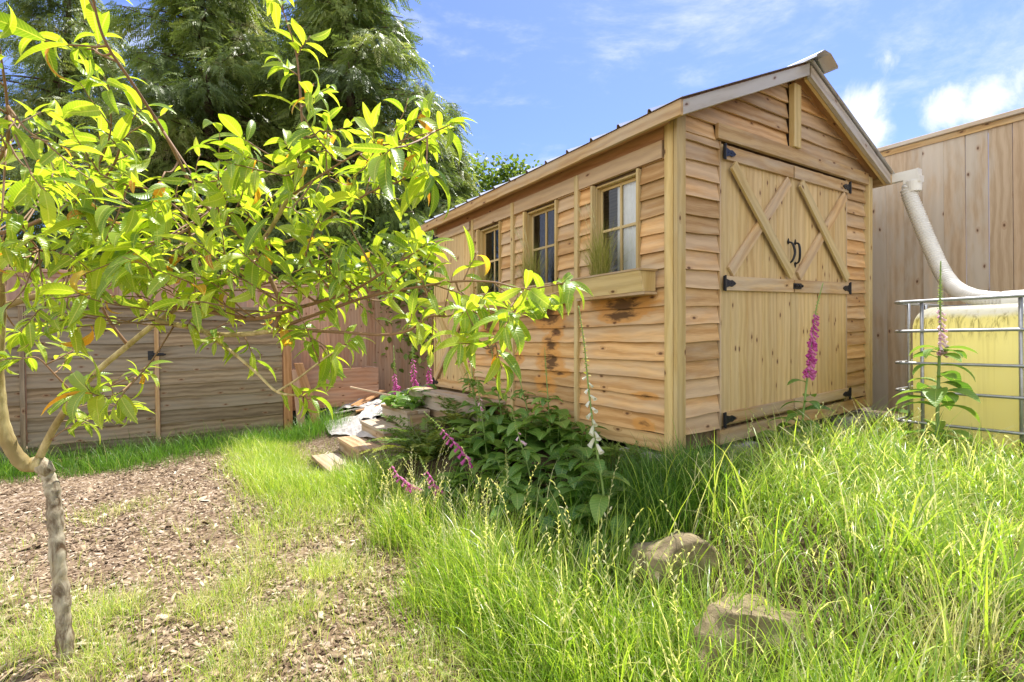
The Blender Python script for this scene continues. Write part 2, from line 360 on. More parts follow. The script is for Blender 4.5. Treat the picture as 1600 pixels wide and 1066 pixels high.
# ---------------------------------------------------------------- terrain
def sm(x,a,b):
    t=np.clip((x-a)/(b-a),0,1); return t*t*(3-2*t)
def tz(U,k):
    U=np.asarray(U,float);k=np.asarray(k,float)
    s=sm(k,.95,2.1)*(1-.26*sm(U,5.1,6.0))
    z=-1.19+.45*s
    z=z+.018*np.sin(U*3.1+k*2.3)+.012*np.sin(U*7.3-k*5.1)+.03*np.exp(-((U-.6)**2+(k-2.2)**2)/.5)
    return z
def zxy(x,y): return tz(x*uh[0]+y*uh[1],x*vh[0]+y*vh[1])
def at(px,py):
    """where the line of sight through a point of the photograph meets the ground"""
    r=ray(px,py); t=.3
    while t<40:
        p=r*t
        if p[2]<=zxy(p[0],p[1]): break
        t+=.01
    return p
xs=np.concatenate([np.linspace(-400,-9,18),np.arange(-8.8,8,.09),np.linspace(8.2,400,18)]); ys=np.concatenate([np.linspace(-60,-2,10),np.arange(-1.8,11,.09),np.linspace(11.5,600,24)])
X,Y=np.meshgrid(xs,ys); near=(np.abs(X)<9)&(Y>-2)&(Y<11.2)
Zg=np.where(near,zxy(X,Y)+.007*rng.standard_normal(X.shape),zxy(X,Y)); nx,ny=len(xs),len(ys)
Vg=np.stack([X.ravel(),Y.ravel(),Zg.ravel()],1); idx=np.arange(nx*ny).reshape(ny,nx)
Fg=np.stack([idx[:-1,:-1].ravel(),idx[:-1,1:].ravel(),idx[1:,1:].ravel(),idx[1:,:-1].ravel()],1)
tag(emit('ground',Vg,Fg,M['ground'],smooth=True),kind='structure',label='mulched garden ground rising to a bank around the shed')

# ================================================================ SHED
shed=thing('garden_shed',O,'cedar lap sided garden shed with metal gable roof and double doors on a grassy bank','shed')
LA,LB,HC=3.05,2.38,1.86; TH=math.tan(R(22.5))
ROW=.1027
def part(name,mb,m,parent=shed,bevel=0.,smooth=False,label=None):
    o=mb.build(name,M[m],parent,smooth,bevel)
    if label: o['label']=label
    return o
def bs(mb,a0,a1,b0,b1,c0,c1,grain,**kw):
    """axis aligned board in shed coordinates"""
    o=S(a0,b0,c0); A=u*(a1-a0); B=v*(b1-b0); C=w*(c1-c0)
    d={'a':(A,B,C),'b':(B,A,C),'c':(C,A,B)}[grain]
    mb.board(o,*d,**kw)
# window openings on the long wall: (a0,a1)
WIN=[(.262,.632),(1.03,1.405),(1.785,2.14)]; WC0,WC1=1.0,1.625
DA0=2.27
# long wall siding: lapped boards, cut round the windows
lw=MB()
def lapped_long(mb,a0,a1,c0,c1,b=-.004):
    # lower edge stands proud, upper edge lies against the wall
    if a1-a0<.01: return
    lean=.021
    o=S(a0,b-.018,c0); A=u*(a1-a0); C=w*(c1-c0+.012)+v*lean; T=v*.011
    mb.board(o,A,C,T,n=max(2,int((a1-a0)/.09)),wav=.0052,jit=.0006)
nrow=16
for i in range(nrow):
    c0=.099+ROW*i; c1=c0+ROW
    if c0>1.66: break
    cuts=[]
    rows=[]
    segs=[(.06,.775),(.815,1.56),(1.60,2.225)]
    for s0,s1 in segs:
        for (w0,w1) in WIN:
            pass
        if c1>WC0+.02:
            ws=[x for x in WIN if x[0]>=s0-.01 and x[1]<=s1+.01]
            cur=s0
            for (w0,w1) in ws:
                rows.append((cur,w0-.022)); cur=w1+.022
            rows.append((cur,s1))
        else: rows.append((s0,s1))
    for r0,r1 in rows: lapped_long(lw,r0,r1,c0+random.uniform(-.003,.003),min(c1,1.645))
part('siding',lw,'siding')
q=MB(); bs(q,0.,LA,-.022,.0,0.,.094,'a',n=20,wav=.003); part('skirt_board',q,'trim')
q=MB(); bs(q,.075,2.25,-.028,-.003,1.645,1.745,'a',n=6); part('top_plate',q,'siding2')
q=MB(); bs(q,.075,LA,-.010,.004,1.745,1.86,'a'); part('eave_panel',q,'orange')
# backing walls with openings (real thickness, so the room inside is dark)
q=MB()
def back(a0,a1,c0,c1): bs(q,a0,a1,.012,.05,c0,c1,'a')
back(.0,LA,.0,WC0); back(0,LA,WC1,HC)
cur=0.
for (w0,w1) in WIN: back(cur,w0,WC0,WC1); cur=w1
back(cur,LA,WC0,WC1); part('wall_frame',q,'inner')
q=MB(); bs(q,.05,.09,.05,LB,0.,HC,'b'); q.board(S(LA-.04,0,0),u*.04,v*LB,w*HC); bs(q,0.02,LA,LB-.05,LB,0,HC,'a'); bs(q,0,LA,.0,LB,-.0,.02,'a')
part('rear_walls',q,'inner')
# far gable triangle, seen from other places
q=MB(); 
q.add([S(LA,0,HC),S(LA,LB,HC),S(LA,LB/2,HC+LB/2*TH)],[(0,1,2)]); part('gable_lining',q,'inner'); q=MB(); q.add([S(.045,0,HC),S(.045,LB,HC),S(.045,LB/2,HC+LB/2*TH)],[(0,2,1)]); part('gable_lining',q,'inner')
for a in (.775,1.56,2.225):
    q=MB(); bs(q,a,a+.037,-.036,-.002,.012,1.745,'c'); part('batten',q,'post',bevel=.002)
# corner posts
q=MB(); bs(q,0.,.058,-.028,-.010,-.02,1.835,'c'); bs(q,-.028,-.003,-.028,.05,-.02,1.87,'c'); 
part('corner_post',q,'post',bevel=.003)
q=MB(); bs(q,-.045,-.003,LB-.045,LB+.02,0,1.85,'c'); part('corner_post',q,'post',bevel=.003)
q=MB(); bs(q,LA,LA+.03,-.03,.06,0,1.82,'c'); part('corner_post',q,'post',bevel=.003)
# windows
for i,(w0,w1) in enumerate(WIN):
    q=MB()
    for a in (w0-.020,w1+.002): bs(q,a,a+.018,-.034,.0,WC0,WC1+.01,'c')
    bs(q,w0-.02,w1+.02,.0,.052,WC0-.02,WC0,'a'); 
    bs(q,w0-.003,w0+.006,-.0,.058,WC0,WC1,'c'); bs(q,w1-.006,w1+.003,-.0,.058,WC0,WC1,'c'); bs(q,w0,w1,-.0,.058,WC1-.008,WC1+.004,'a')
    wf=part('window',q,'post',bevel=.0015)
    q=MB(); mid=(w0+w1)/2
    for a,b_ in ((w0+.006,w0+.022),(mid-.008,mid+.008),(w1-.022,w1-.006)): bs(q,a,b_,.036,.052,WC0,WC1-.008,'c')
    for c in (WC0,1.325,WC1-.028): bs(q,w0+.022,w1-.022,.037,.051,c,c+.018,'a')
    part('sash',q,'post',wf,bevel=.001)
    q=MB(); q.add([S(w0,.044,WC0),S(w1,.044,WC0),S(w1,.044,WC1),S(w0,.044,WC1)],[(0,1,2,3) if np.cross(u,w)@v<0 else (3,2,1,0)]); part('pane',q,'glass',wf)
    if i==0:
        q=MB(); n=24
        for j in range(n):
            a=w0-.03+(w1-w0)*.72*j/n; a2=w0-.03+(w1-w0)*.72*(j+1)/n; f1=.058+.003*math.sin(j*1.9); f2=.058+.003*math.sin((j+1)*1.9)
            q.add([S(a,f1,WC0-.05),S(a2,f2,WC0-.05),S(a2,f2,WC1+.02),S(a,f1,WC1+.02)],[(0,1,2,3)])
        part('curtain',q,'curtain',wf,smooth=True)
        q=MB(); bs(q,w1-.09,w1-.075,.2,.26,WC0,WC1,'c'); bs(q,w1-.045,w1-.03,.2,.26,WC0,WC1,'c'); bs(q,w1-.09,w1-.03,.21,.25,WC1-.05,WC1-.03,'a'); part('inner_frame',q,'post',wf)
# window boxes
WB=[(.115,.675),(.90,1.46),(1.68,2.17)]
for (a0,a1) in WB:
    q=MB(); t=.016
    cT,cB=1.015,.90
    # tapered front, two ends, floor, rim
    q.board(S(a0,-.135,cB),u*(a1-a0),w*(cT-cB)-v*.035,v*t)
    for a in (a0+.004,a1-t-.004):
        P=[S(a,-.120,cB+.002),S(a+t,-.120,cB+.002),S(a+t,-.026,cB+.002),S(a,-.026,cB+.002),S(a,-.152,cT),S(a+t,-.152,cT),S(a+t,-.026,cT),S(a,-.026,cT)]
        q.add(P,[(0,1,2,3),(7,6,5,4),(0,4,5,1),(1,5,6,2),(2,6,7,3),(3,7,4,0)],[(x[2],x[0],x[1]) for x in P],random.random())
    wb=part('window_box',q,'post')
    q=MB(); bs(q,a0-.008,a1+.008,-.178,-.15,cT+.001,cT+.012,'a'); bs(q,a0-.008,a0+.02,-.149,-.024,cT+.001,cT+.012,'b'); bs(q,a1-.02,a1+.008,-.149,-.024,cT+.001,cT+.012,'b'); part('rim',q,'trim',wb)
    q=MB(); bs(q,a0-.004,a1+.004,-.132,-.024,cB-.016,cB-.001,'a'); part('box_floor',q,'trim',wb)
    q=MB(); bs(q,a0+.022,a1-.022,-.145,-.03,cT-.04,cT-.02,'a',n=20,wav=.01); part('soil',q,'dark',wb)
# side door (far left of the long wall)
q=MB(); nb=6
for i in range(nb):
    a=DA0+.012+i*(LA-DA0-.02)/nb; bs(q,a,a+(LA-DA0-.02)/nb-.003,-.024,-.002,.15,1.735,'c')
sd=part('side_door',q,'door',bevel=.002)
for c in (.16,.955,1.66):
    q=MB(); bs(q,DA0+.014,LA-.01,-.044,-.025,c,c+.075,'a'); part('rail',q,'trim',sd,bevel=.002)
def brace(mb,f,p,q_,wd,th,off):
    """diagonal board between two points (s,c) on the face given by f(s,depth,c)"""
    P=f(p[0],off,p[1]); Q=f(q_[0],off,q_[1]); d=Q-P; nn=f(0,1,0)-f(0,0,0); s=nrm(np.cross(d,nn))*wd
    mb.board(P-s/2,d,s,nn*th,n=2)
fl=lambda s,dp,c:S(s,-dp,c)
q=MB(); brace(q,fl,(DA0+.05,.24),(LA-.05,.95),.06,.018,.025); part('brace',q,'post',sd)
q=MB(); brace(q,fl,(LA-.05,.24),(DA0+.05,.95),.06,.018,.045); part('brace',q,'trim',sd)
def tri_hinge(parent,f,s,c,dirn,off,h=.085,L=.11):
    q=MB()
    q.board(f(s-.012,off,c-h/2),f(0,0,h)-f(0,0,0),f(.024,0,0)-f(0,0,0),f(0,.006,0)-f(0,0,0))
    P=[(.012,-.026),(.012,.026),(.05,.016),(.07,.02),(L-.01,.008),(L,0.),(L-.01,-.008),(.07,-.02),(.05,-.016)]
    V=[f(s+dirn*x,off,c+y) for x,y in P]+[f(s+dirn*x,off+.006,c+y) for x,y in P]; n=len(P)
    Fs=[tuple(range(n)),tuple(range(2*n-1,n-1,-1))]+[(j,(j+1)%n,n+(j+1)%n,n+j) for j in range(n)]
    q.add(V,Fs)
    q.tube([f(s,off+.008,c-h/2-.004),f(s,off+.008,c+h/2+.004)],.006,8)
    for x in (.035,.062,.09): q.tube([f(s+dirn*x,off+.006,c),f(s+dirn*x,off+.0085,c)],.0035,6)
    part('hinge',q,'black',parent)
for c in (.20,.99,1.70): tri_hinge(sd,fl,LA-.005,c,-1,.045)
q=MB(); q.tube(catmull([fl(DA0+.07,.046,.90),fl(DA0+.07,.075,.93),fl(DA0+.07,.075,.99),fl(DA0+.07,.046,1.02)],4),.006,8); part('handle',q,'black',sd)
# gable face
D0,D1,DM=.375,1.998,1.178
gf=MB(); fg=lambda s,dp,c:S(-dp,s,c)
def lapped_gable(mb,b0,b1,c0,c1,proud=.0,clip=False):
    o=S(-.004-.018-proud,b0,c0); A=v*(b1-b0); C=w*(c1-c0+.012)+u*.021; T=u*.012
    k0=len(mb.V); mb.board(o,A,C,T,n=max(2,int((b1-b0)/.09)),wav=.0052,jit=.0006)
    if clip:
        Mi=np.linalg.inv(np.array([u,v,w]).T)
        for i in range(k0,len(mb.V)):
            l=Mi@(mb.V[i]-O); lim=(l[2]+.012-HC-.055)/TH
            l[2]=min(l[2],HC+.055+(LB/2-.06)*TH-.03); lim=(l[2]+.012-HC-.055)/TH
            if l[1]<LB/2: l[1]=max(l[1],min(lim,LB/2-.05))
            else: l[1]=min(l[1],max(LB-lim,LB/2+.05))
            mb.V[i]=S(*l)
for i in range(17):
    c0=.092+i*.1027
    for (b0,b1) in ((.052,D0-.006),(D1+.012,LB-.046)): lapped_gable(gf,b0,b1,c0+random.uniform(-.003,.003),c0+.1027)
# the wide board row behind the header and the gable triangle
ztop=lambda b: HC+.055+min(b,LB-b)*TH
lapped_gable(gf,.052,.33,1.78,1.87)
for i in range(6):
    c0=1.868+i*.103; c1=c0+.103
    bm=max(.0,(c0-HC-.055)/TH)
    if bm>LB/2-.04: break
    lapped_gable(gf,max(.0,bm),LB/2-.047,c0,c1,clip=True); lapped_gable(gf,LB/2+.047,LB-max(.0,bm),c0,c1,clip=True)
part('siding',gf,'siding2')
q=MB(); bs(q,.012,.045,0,LB,.1,D0 and .1001,'b')
q=MB(); bs(q,.008,.045,.02,LB-.02,1.76,HC,'b'); bs(q,.008,.045,.02,D0+.004,.0,1.76,'c'); bs(q,.008,.045,D1-.004,LB-.02,0,1.76,'c'); bs(q,.03,.045,D0+.004,D1-.004,0.,1.76,'c')
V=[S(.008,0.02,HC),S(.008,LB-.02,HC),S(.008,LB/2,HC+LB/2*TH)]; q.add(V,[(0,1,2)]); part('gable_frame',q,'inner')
q=MB(); bs(q,-.045,-.019,.326,LB-.046,1.782,1.872,'b',n=10,wav=.002); part('header_board',q,'trim',bevel=.002)
q=MB(); bs(q,-.060,-.022,LB/2-.046,LB/2+.046,1.874,2.30,'c'); part('gable_post',q,'post',bevel=.003)
q=MB(); bs(q,-.026,.0,D0-.006,LB-.04,-.005,.078,'b',n=12,wav=.002); part('sill_beam',q,'trim')
q=MB(); bs(q,-.02,-.004,D0-.004,D0+.012,.08,1.78,'c'); part('door_jamb',q,'trim'); q=MB(); bs(q,-.02,-.004,D1-.004,D1+.010,.08,1.78,'c'); part('door_jamb',q,'trim')
# double doors
for side,(b0,b1) in enumerate(((D0+.014,DM-.002),(DM+.002,D1-.006))):
    q=MB(); nb=9; wd=(b1-b0)/nb
    for i in range(nb):
        sw=random.uniform(-.0015,.0015); bs(q,-.020+sw,.0,b0+i*wd,b0+(i+1)*wd-.0022,.100,1.768,'c',rnd=.35+.5*random.random())
    lf=part('door_leaf',q,'door',bevel=.0015)
    for c0,c1 in ((.112,.180),(.900,.985),(1.672,1.755)):
        q=MB(); bs(q,-.040,-.0225,b0+.012,b1-.002,c0,c1,'b'); part('rail',q,'trim' if c0>.5 else 'trim',lf,bevel=.002)
    s0,s1=b0+.07,b1-.05
    q=MB(); brace(q,fg,(s0,1.645),(s1,1.012),.072,.018,.0415); part('brace',q,'post',lf,bevel=.002)
    q=MB(); brace(q,fg,(s1,1.645),(s0,1.012),.072,.018,.0225); part('brace',q,'trim',lf,bevel=.002,label='greyer diagonal brace lying behind the other')
    hs=b0+.0 if side==0 else b1-.0; dr=1 if side==0 else -1
    for c in (1.712,.942,.14): tri_hinge(lf,fg,hs-.004*dr,c,dr,.0415)
    # arched pull handle with leaf shaped ends
    hb=DM-.045*dr if side==0 else DM+.045
    q=MB(); pts=catmull([fg(hb,.0225,1.095),fg(hb+dr*.002,.05,1.11),fg(hb+dr*.012,.062,1.165),fg(hb+dr*.002,.05,1.225),fg(hb,.0225,1.24)],5)
    q.tube(pts,[.0045+.0035*math.sin(math.pi*i/(len(pts)-1)) for i in range(len(pts))],8)
    for c,sg in ((1.095,-1),(1.24,1)):
        P=[(0,-.016),(.013,-.004),(.008,.008),(.0,.024),(-.008,.008),(-.013,-.004)]
        V=[fg(hb+x,.0225,c+sg*y) for x,y in P]+[fg(hb+x,.028,c+sg*y) for x,y in P]; n=6
        q.add(V,[tuple(range(n)),tuple(range(2*n-1,n-1,-1))]+[(j,(j+1)%n,n+(j+1)%n,n+j) for j in range(n)])
    part('handle',q,'black',lf)
    if side==0:
        q=MB(); q.board(fg(DM-.012,.041,.922),v*.10,w*.04,-u*.004); q.tube([fg(DM-.008,.052,.943),fg(DM+.085,.052,.943)],.007,8)
        for x in (0.,.035,.07): q.tube([fg(DM+x,.052,.943),fg(DM+x+.012,.052,.943)],.011,8)
        part('bolt',q,'black',lf)
# roof
EV=.115
def rp(b): return HC+.055+ (LB/2-abs(b-LB/2))*TH
A0,A1=-.135,LA+.16
for sgn in (0,1):
    b_e=-EV if sgn==0 else LB+EV; b_r=LB/2
    P0,P1=S(0,b_e,rp(0)-EV*TH),S(0,b_r,rp(b_r)); sd_=P1-P0; sl_=nrm(sd_); nn=nrm(np.cross(u,sl_)); nn=nn*(1 if nn[2]>0 else -1)
    # corrugated sheet: flat pans with raised ribs every 0.23 m
    prof=[]; a=A0-.02
    while a<A1:
        prof+=[(a,0),(a+.200,0),(a+.209,.018),(a+.221,.018)]; a+=.23
    prof=[x for x in prof if x[0]<A1+.02]
    q=MB(); V=[]
    for (aa,h) in prof:
        for t_,tt in ((-.02,0),(1.,0)):
            p=P0+u*aa+sd_*t_+nn*(h+.012); V.append(p)
    n=len(prof); V2=[p-nn*.0025 for p in V]
    Fs=[(2*i,2*i+2,2*i+3,2*i+1) for i in range(n-1)]+[(2*n+2*i,2*n+2*i+1,2*n+2*i+3,2*n+2*i+2) for i in range(n-1)]+[(2*i,2*n+2*i,2*n+2*i+2,2*i+2) for i in range(n-1)]+[(0,1,2*n+1,2*n),(2*n-2,4*n-2,4*n-1,2*n-1)]
    q.add(V+V2,Fs); part('roof_sheet',q,'roof')
    q=MB(); q.board(P0+u*(A0+.03)-nn*.004,u*(A1-A0-.05),sd_*.995,nn*.012); part('roof_deck',q,'orange')
    # rake boards front and rear
    for a,mm in ((A0,'greytrim'),(A1-.03,'trim')):
        q=MB(); q.board(P0+u*a-w*.080,sd_*(1.0 if sgn==0 else .985),w*.078,u*.028,n=6,wav=.0015); part('rake_board',q,mm,bevel=.002)
    q=MB(); q.board(P0+u*(A0+.030)-w*.078,sd_*.98,w*.074,u*.02,n=4,wav=.002); part('rake_lining',q,'post')
    # soffit under the front overhang
    q=MB(); q.board(P0+u*(A0+.05)-nn*.016,sd_*.985,u*(-A0-.05),nn*.011); part('soffit',q,'orange')
    # eave fascia
    bb=b_e-.022 if sgn==0 else b_e
    q=MB(); cE=rp(0)-EV*TH
    q.board(S(A0+.0,bb,cE-.082),u*(A1-A0),w*.080,v*.022,n=24,wav=.003); part('eave_fascia',q,'trim',bevel=.002)
    q=MB(); 
    if sgn==0: bs(q,.0,LA+.1,b_e+.001,-.052,cE-.062,cE-.048,'a')
    else: bs(q,.0,LA+.1,LB+.03,b_e-.001,cE-.062,cE-.048,'a')
    part('eave_soffit',q,'orange')
# ridge cap: bent sheet that sticks out past the rake
rc=S(0,LB/2,rp(LB/2))
q=MB(); V=[]
prof=[(-.17,-.17*TH+.022),(-.165,-.165*TH+.034),(-.05,.020),(.05,.020),(.165,-.165*TH+.034),(.17,-.17*TH+.022)]
for a in (A0-.11,A1+.04):
    for (b,c) in prof: V.append(rc+u*a+v*b*.85+w*(c+.002))
n=len(prof); V2=[p-w*.003 for p in V]
Fs=[(i,i+1,n+i+1,n+i) for i in range(n-1)]+[(2*n+i,3*n+i,3*n+i+1,2*n+i+1) for i in range(n-1)]+[(i,2*n+i,2*n+i+1,i+1) for i in range(n-1)]+[(n+i,n+i+1,3*n+i+1,3*n+i) for i in range(n-1)]+[(0,n,3*n,2*n),(n-1,3*n-1,4*n-1,2*n-1)]
q.add(V+V2,Fs); part('ridge_cap',q,'roof',label='loose metal ridge cap sticking out past the gable')
# gutter along the far eave
q=MB(); gb=LB+EV+.022; gc=rp(0)-EV*TH-.07; prof=[(0,.07),(0,0),(.055,0),(.07,.03),(.075,.07),(.070,.07),(.065,.033),(.052,.005),(.005,.005),(.005,.07)]
V=[]
for a in (A0-.16,A1):
    for (b,c) in prof: V.append(S(a,gb+b,gc+c))
n=len(prof); Fs=[(i,(i+1)%n,n+(i+1)%n,n+i) for i in range(n)]+[tuple(range(n-1,-1,-1)),tuple(range(n,2*n))]
q.add(V,Fs); q.board(S(A0-.172,gb-.002,gc-.002),u*.012,v*.08,w*.074); part('gutter',q,'white')
# ---------------------------------------------------------------- foundation blocks
def block(p,ax,ay,az,label):
    q=MB(); q.board(p,ax,ay,az,n=4,wav=.004,jit=.003); o=q.build('concrete_block',M['concrete'],None,False,.006); tag(o,label,'concrete block','concrete blocks under the shed')
def blk(b,c0,lab,a=-.06,wd=.2,dp=.2):
    p=S(a,b,0); zt=O[2]+c0; zb=float(zxy(p[0],p[1]))-.05
    block(np.array([p[0],p[1],zb]),vh*wd,uh*dp,Z*(zt-zb),lab)
blk(.52,-.02,'grey concrete block under the sill beam of the double doors')
blk(1.28,-.02,'concrete block beneath the middle of the right door leaf'); blk(1.93,.0,'flat concrete block below the lowest right door hinge',-.14); blk(2.24,.0,'concrete block at the shed corner nearest the tank',-.10)
p=S(-.06,-.07,0); block(np.array([p[0],p[1],float(zxy(p[0],p[1]))-.05]),uh*.42,vh*.30,Z*(O[2]-.006-float(zxy(p[0],p[1]))+.03),'long pale footing slab under the front corner post')
for a,l in ((1.0,'block footing in the gap below the long wall, nearer the corner'),(2.1,'block footing in shade below the far half of the long wall')):
    p=S(a,.04,0); block(np.array([p[0],p[1],float(zxy(p[0],p[1]))-.05]),uh*.2,vh*.2,Z*(O[2]-.002-float(zxy(p[0],p[1]))+.045),l)
# ---------------------------------------------------------------- steps and deck
st=thing('garden_steps',W(4.75,1.3,-1.15),'four weathered timber box steps climbing to the shed side door','steps')
for (k0,k1,z,U0,U1) in ((1.04,1.30,-1.115,4.38,5.12),(1.30,1.53,-.975,4.42,5.16),(1.53,1.76,-.83,4.45,5.16),(1.76,2.0,-.68,4.45,5.18)):
    q=MB(); h=.03
    nb=2
    for i in range(nb):
        q.board(W(U0,k0+i*(k1-k0)/nb,z-h),uh*(U1-U0),vh*((k1-k0)/nb-.004),Z*h,n=3,jit=.002)
    tr_=part('tread',q,'plank',st,bevel=.002)
    if z>-1.1:
        q=MB(); zb=z-h-.17
        q.board(W(U0+.012,k0+.012,zb),uh*(U1-U0-.024),Z*(z-h-.001-zb),vh*.025); q.board(W(U0+.012,k0+.038,zb),vh*(k1-k0-.04),Z*(z-h-.001-zb),uh*.025); q.board(W(U1-.037,k0+.038,zb),vh*(k1-k0-.04),Z*(z-h-.001-zb),uh*.025)
        part('riser_box',q,'plank',st)
dk=thing('side_deck',W(4.3,2.1,-.6),'narrow wooden deck under the side door, above the steps','deck')
q=MB()
for i in range(2): q.board(W(3.45,2.0+i*.115,-.545),uh*1.6,vh*.111,Z*.028,n=4,jit=.001)
part('deck_boards',q,'plank',dk,bevel=.002)
q=MB(); q.board(W(3.47,2.015,-.675),uh*1.56,Z*.128,vh*.03); q.board(W(3.47,2.05,-.80),uh*1.56,Z*.12,vh*.03); part('deck_fascia',q,'plank',dk)
# ================================================================ FENCES
def vfence(P0,P1,zt,label,mm,seed,posts=2.2,cap=True,gaps=True,zb=None,side=1):
    random.seed(seed)
    d=P1-P0; L=np.linalg.norm(d); dd=d/L; nn=np.cross(dd,Z)*side
    t=thing('board_fence',P0+np.array([0,0,float(zxy(P0[0],P0[1]))]),label,'fence')
    q=MB(); s=0.
    while s<L:
        wd=random.uniform(.132,.142); p=P0+dd*s; zg=float(zxy(p[0],p[1])) if zb is None else zb
        gap=random.choice((.001,.001,.002,.004)) if gaps else .001
        q.board(p+Z*(zg+.03)+nn*random.uniform(-.002,.002),Z*(zt-.035-zg-.03),dd*(wd-gap),nn*.016,n=2,jit=.0012)
        s+=wd
    part('board_panel',q,mm,t)
    if cap:
        q=MB(); q.board(P0-nn*.045+Z*(zt-.038),dd*L,nn*.11,Z*.036,n=int(L)); c=part('top_cap',q,'fence' if mm=='fence' else mm,t,bevel=.003)
        q=MB(); q.board(P0-nn*.0+nn*.0165+Z*(zt-.085),dd*L,Z*.045,nn*.016,n=int(L)); q.board(P0-nn*.03+Z*(zt-.10),dd*L,Z*.06,nn*.028,n=int(L)); part('trim_rail',q,'trim' if mm=='fence' else mm,t)
    s=.05
    while s<L:
        p=P0+dd*s; zg=float(zxy(p[0],p[1])); q=MB(); q.board(p-nn*.085+Z*(zg-.05),Z*(zt-zg+.01),dd*.085,nn*.083); part('post',q,mm,t); s+=posts
    return t
vfence(W(9.0,5.4,0),W(-.6,5.4,0),1.70,'tall grey cedar board fence with a capped top behind the shed and tank','fence',3,side=1)
vfence(W(7.65,-5.0,0),W(7.65,5.4,0),.86,'orange cedar board fence across the back of the garden','fenceorange',4,side=1)
for k in (-.2,1.15,2.0,3.3):
    pass
# slatted low fence on the left: three panels of lapped horizontal boards
sf=thing('slat_fence',W(6.65,-1.2,-1.2),'low old grey brown fence of lapped horizontal boards on the left','fence')
KE=1.03; edges=[(-4.6,-1.31),(-1.26,-.245),(-.20,KE)]
random.seed(5)
for (k0,k1) in edges:
    q=MB(); z=-1.16+random.uniform(-.02,.02)
    while z<.33:
        r=.143; zz=z
        q.board(W(6.66+.0,k0,zz)-uh*.016,vh*(k1-k0),Z*(r+.012)+uh*.017,uh*.012,n=max(3,int((k1-k0)/.12)),wav=.008,jit=.0015,rnd=random.random())
        z+=r
    part('slat_panel',q,'slat',sf)
for k in (-1.305,-.24):
    q=MB(); q.board(W(6.63,k,-1.22),Z*1.62,vh*.035,uh*.03); part('batten',q,'trim' if k>-.5 else 'slat',sf)
q=MB(); q.board(W(6.62,-4.6,.38),vh*(4.6+KE),uh*.08,Z*.03,n=8); part('top_rail',q,'slat',sf)
for k in (-4.2,-2.7,-1.9,.45):
    q=MB(); q.board(W(6.69,k,-1.25),Z*1.6,vh*.085,uh*.085); part('post',q,'slat',sf)
q=MB(); q.board(W(6.625,-.30,-.135),vh*.14,Z*.03,uh*.006); q.board(W(6.622,-.30,-.18),vh*.05,Z*.10,uh*.006); q.tube([W(6.61,-.27,-.12),W(6.61,-.14,-.12)],.008,8); part('latch',q,'black',sf)
# post and leaning boards where the slat fence ends
q=MB(); q.board(W(6.60,KE+.01,-1.22),Z*1.72,vh*.09,uh*.09,jit=.002); o=q.build('fence_post',M['orange'],None,False,.004); tag(o,'orange upright post at the right end of the low slat fence','post')
q=MB(); a0=W(6.45,KE+.34,-1.15); a1=W(6.60,KE+.13,-.27); q.board(a0,a1-a0,vh*.10,uh*.035,n=2); o=q.build('leaning_plank',M['orange'],None,False,.003); tag(o,'short board leaning against the orange post, its foot kicked out right','plank','boards leaning on the post')
q=MB(); a0=W(6.5,KE+.15,-1.15); a1=W(6.60,KE+.10,-.35); q.board(a0,a1-a0,vh*.09,uh*.03,n=2); o=q.build('leaning_plank',M['fenceorange'],None,False,.003); tag(o,'narrower board propped between the orange post and the leaning board','plank','boards leaning on the post')
# planter box and offcuts by the back fence
def gd(px,py,z): return at(px,py)+Z*z
pb=thing('planter_box',at(540,632),'big plain wooden planter box full of dry soil against the back fence','planter')
c1=at(592,627); hx=vh.copy(); hy=np.array([-hx[1],hx[0],0]); Lb=1.12; c0=np.array([c1[0],c1[1],c1[2]-.03])-hx*Lb
q=MB(); q.board(c0,hx*Lb,Z*.26,hy*.03,n=3,jit=.002); q.board(c0+Z*.263,hx*Lb,Z*.24,hy*.03,n=3,jit=.002); part('front_boards',q,'plybox',pb)
q=MB(); q.board(c0+hy*.031+hx*(Lb-.03),hy*.62,Z*.5,hx*.03); q.board(c0+hy*.031,hy*.62,Z*.5,hx*.03); q.board(c0+hy*.652,hx*Lb,Z*.5,hy*.03); part('side_boards',q,'plybox',pb)
q=MB(); q.board(c0+hy*.035+hx*.035+Z*.30,hx*(Lb-.07),hy*.61,Z*.12,n=12,wav=.03,jit=.02); part('soil',q,'ground',pb)
def plank(px,py,qx,qy,z0,z1,wd,label,mm,th=.02,grp='offcut boards on the debris heap'):
    a=gd(px,py,z0); b=gd(qx,qy,z1); d=b-a; s=nrm(np.cross(d,Z))*wd; n=nrm(np.cross(s,d))*th
    if n[2]<0: n=-n
    q=MB(); q.board(a,d,s,n,n=2,jit=.002); o=q.build('offcut_board',M[mm],None,False,.002); tag(o,label,'board',grp)
plank(548,640,592,624,.04,.12,.14,'wide orange offcut tipped up in front of the planter box','orange')
plank(548,642,640,632,.30,.06,.04,'long thin pale stick lying across the offcuts','trim')
plank(518,652,578,640,.03,.03,.06,'grey board edge along the front of the crumpled sheets','greytrim')
plank(556,646,602,636,.02,.03,.10,'second orange offcut lying flat under the tipped one','orange')
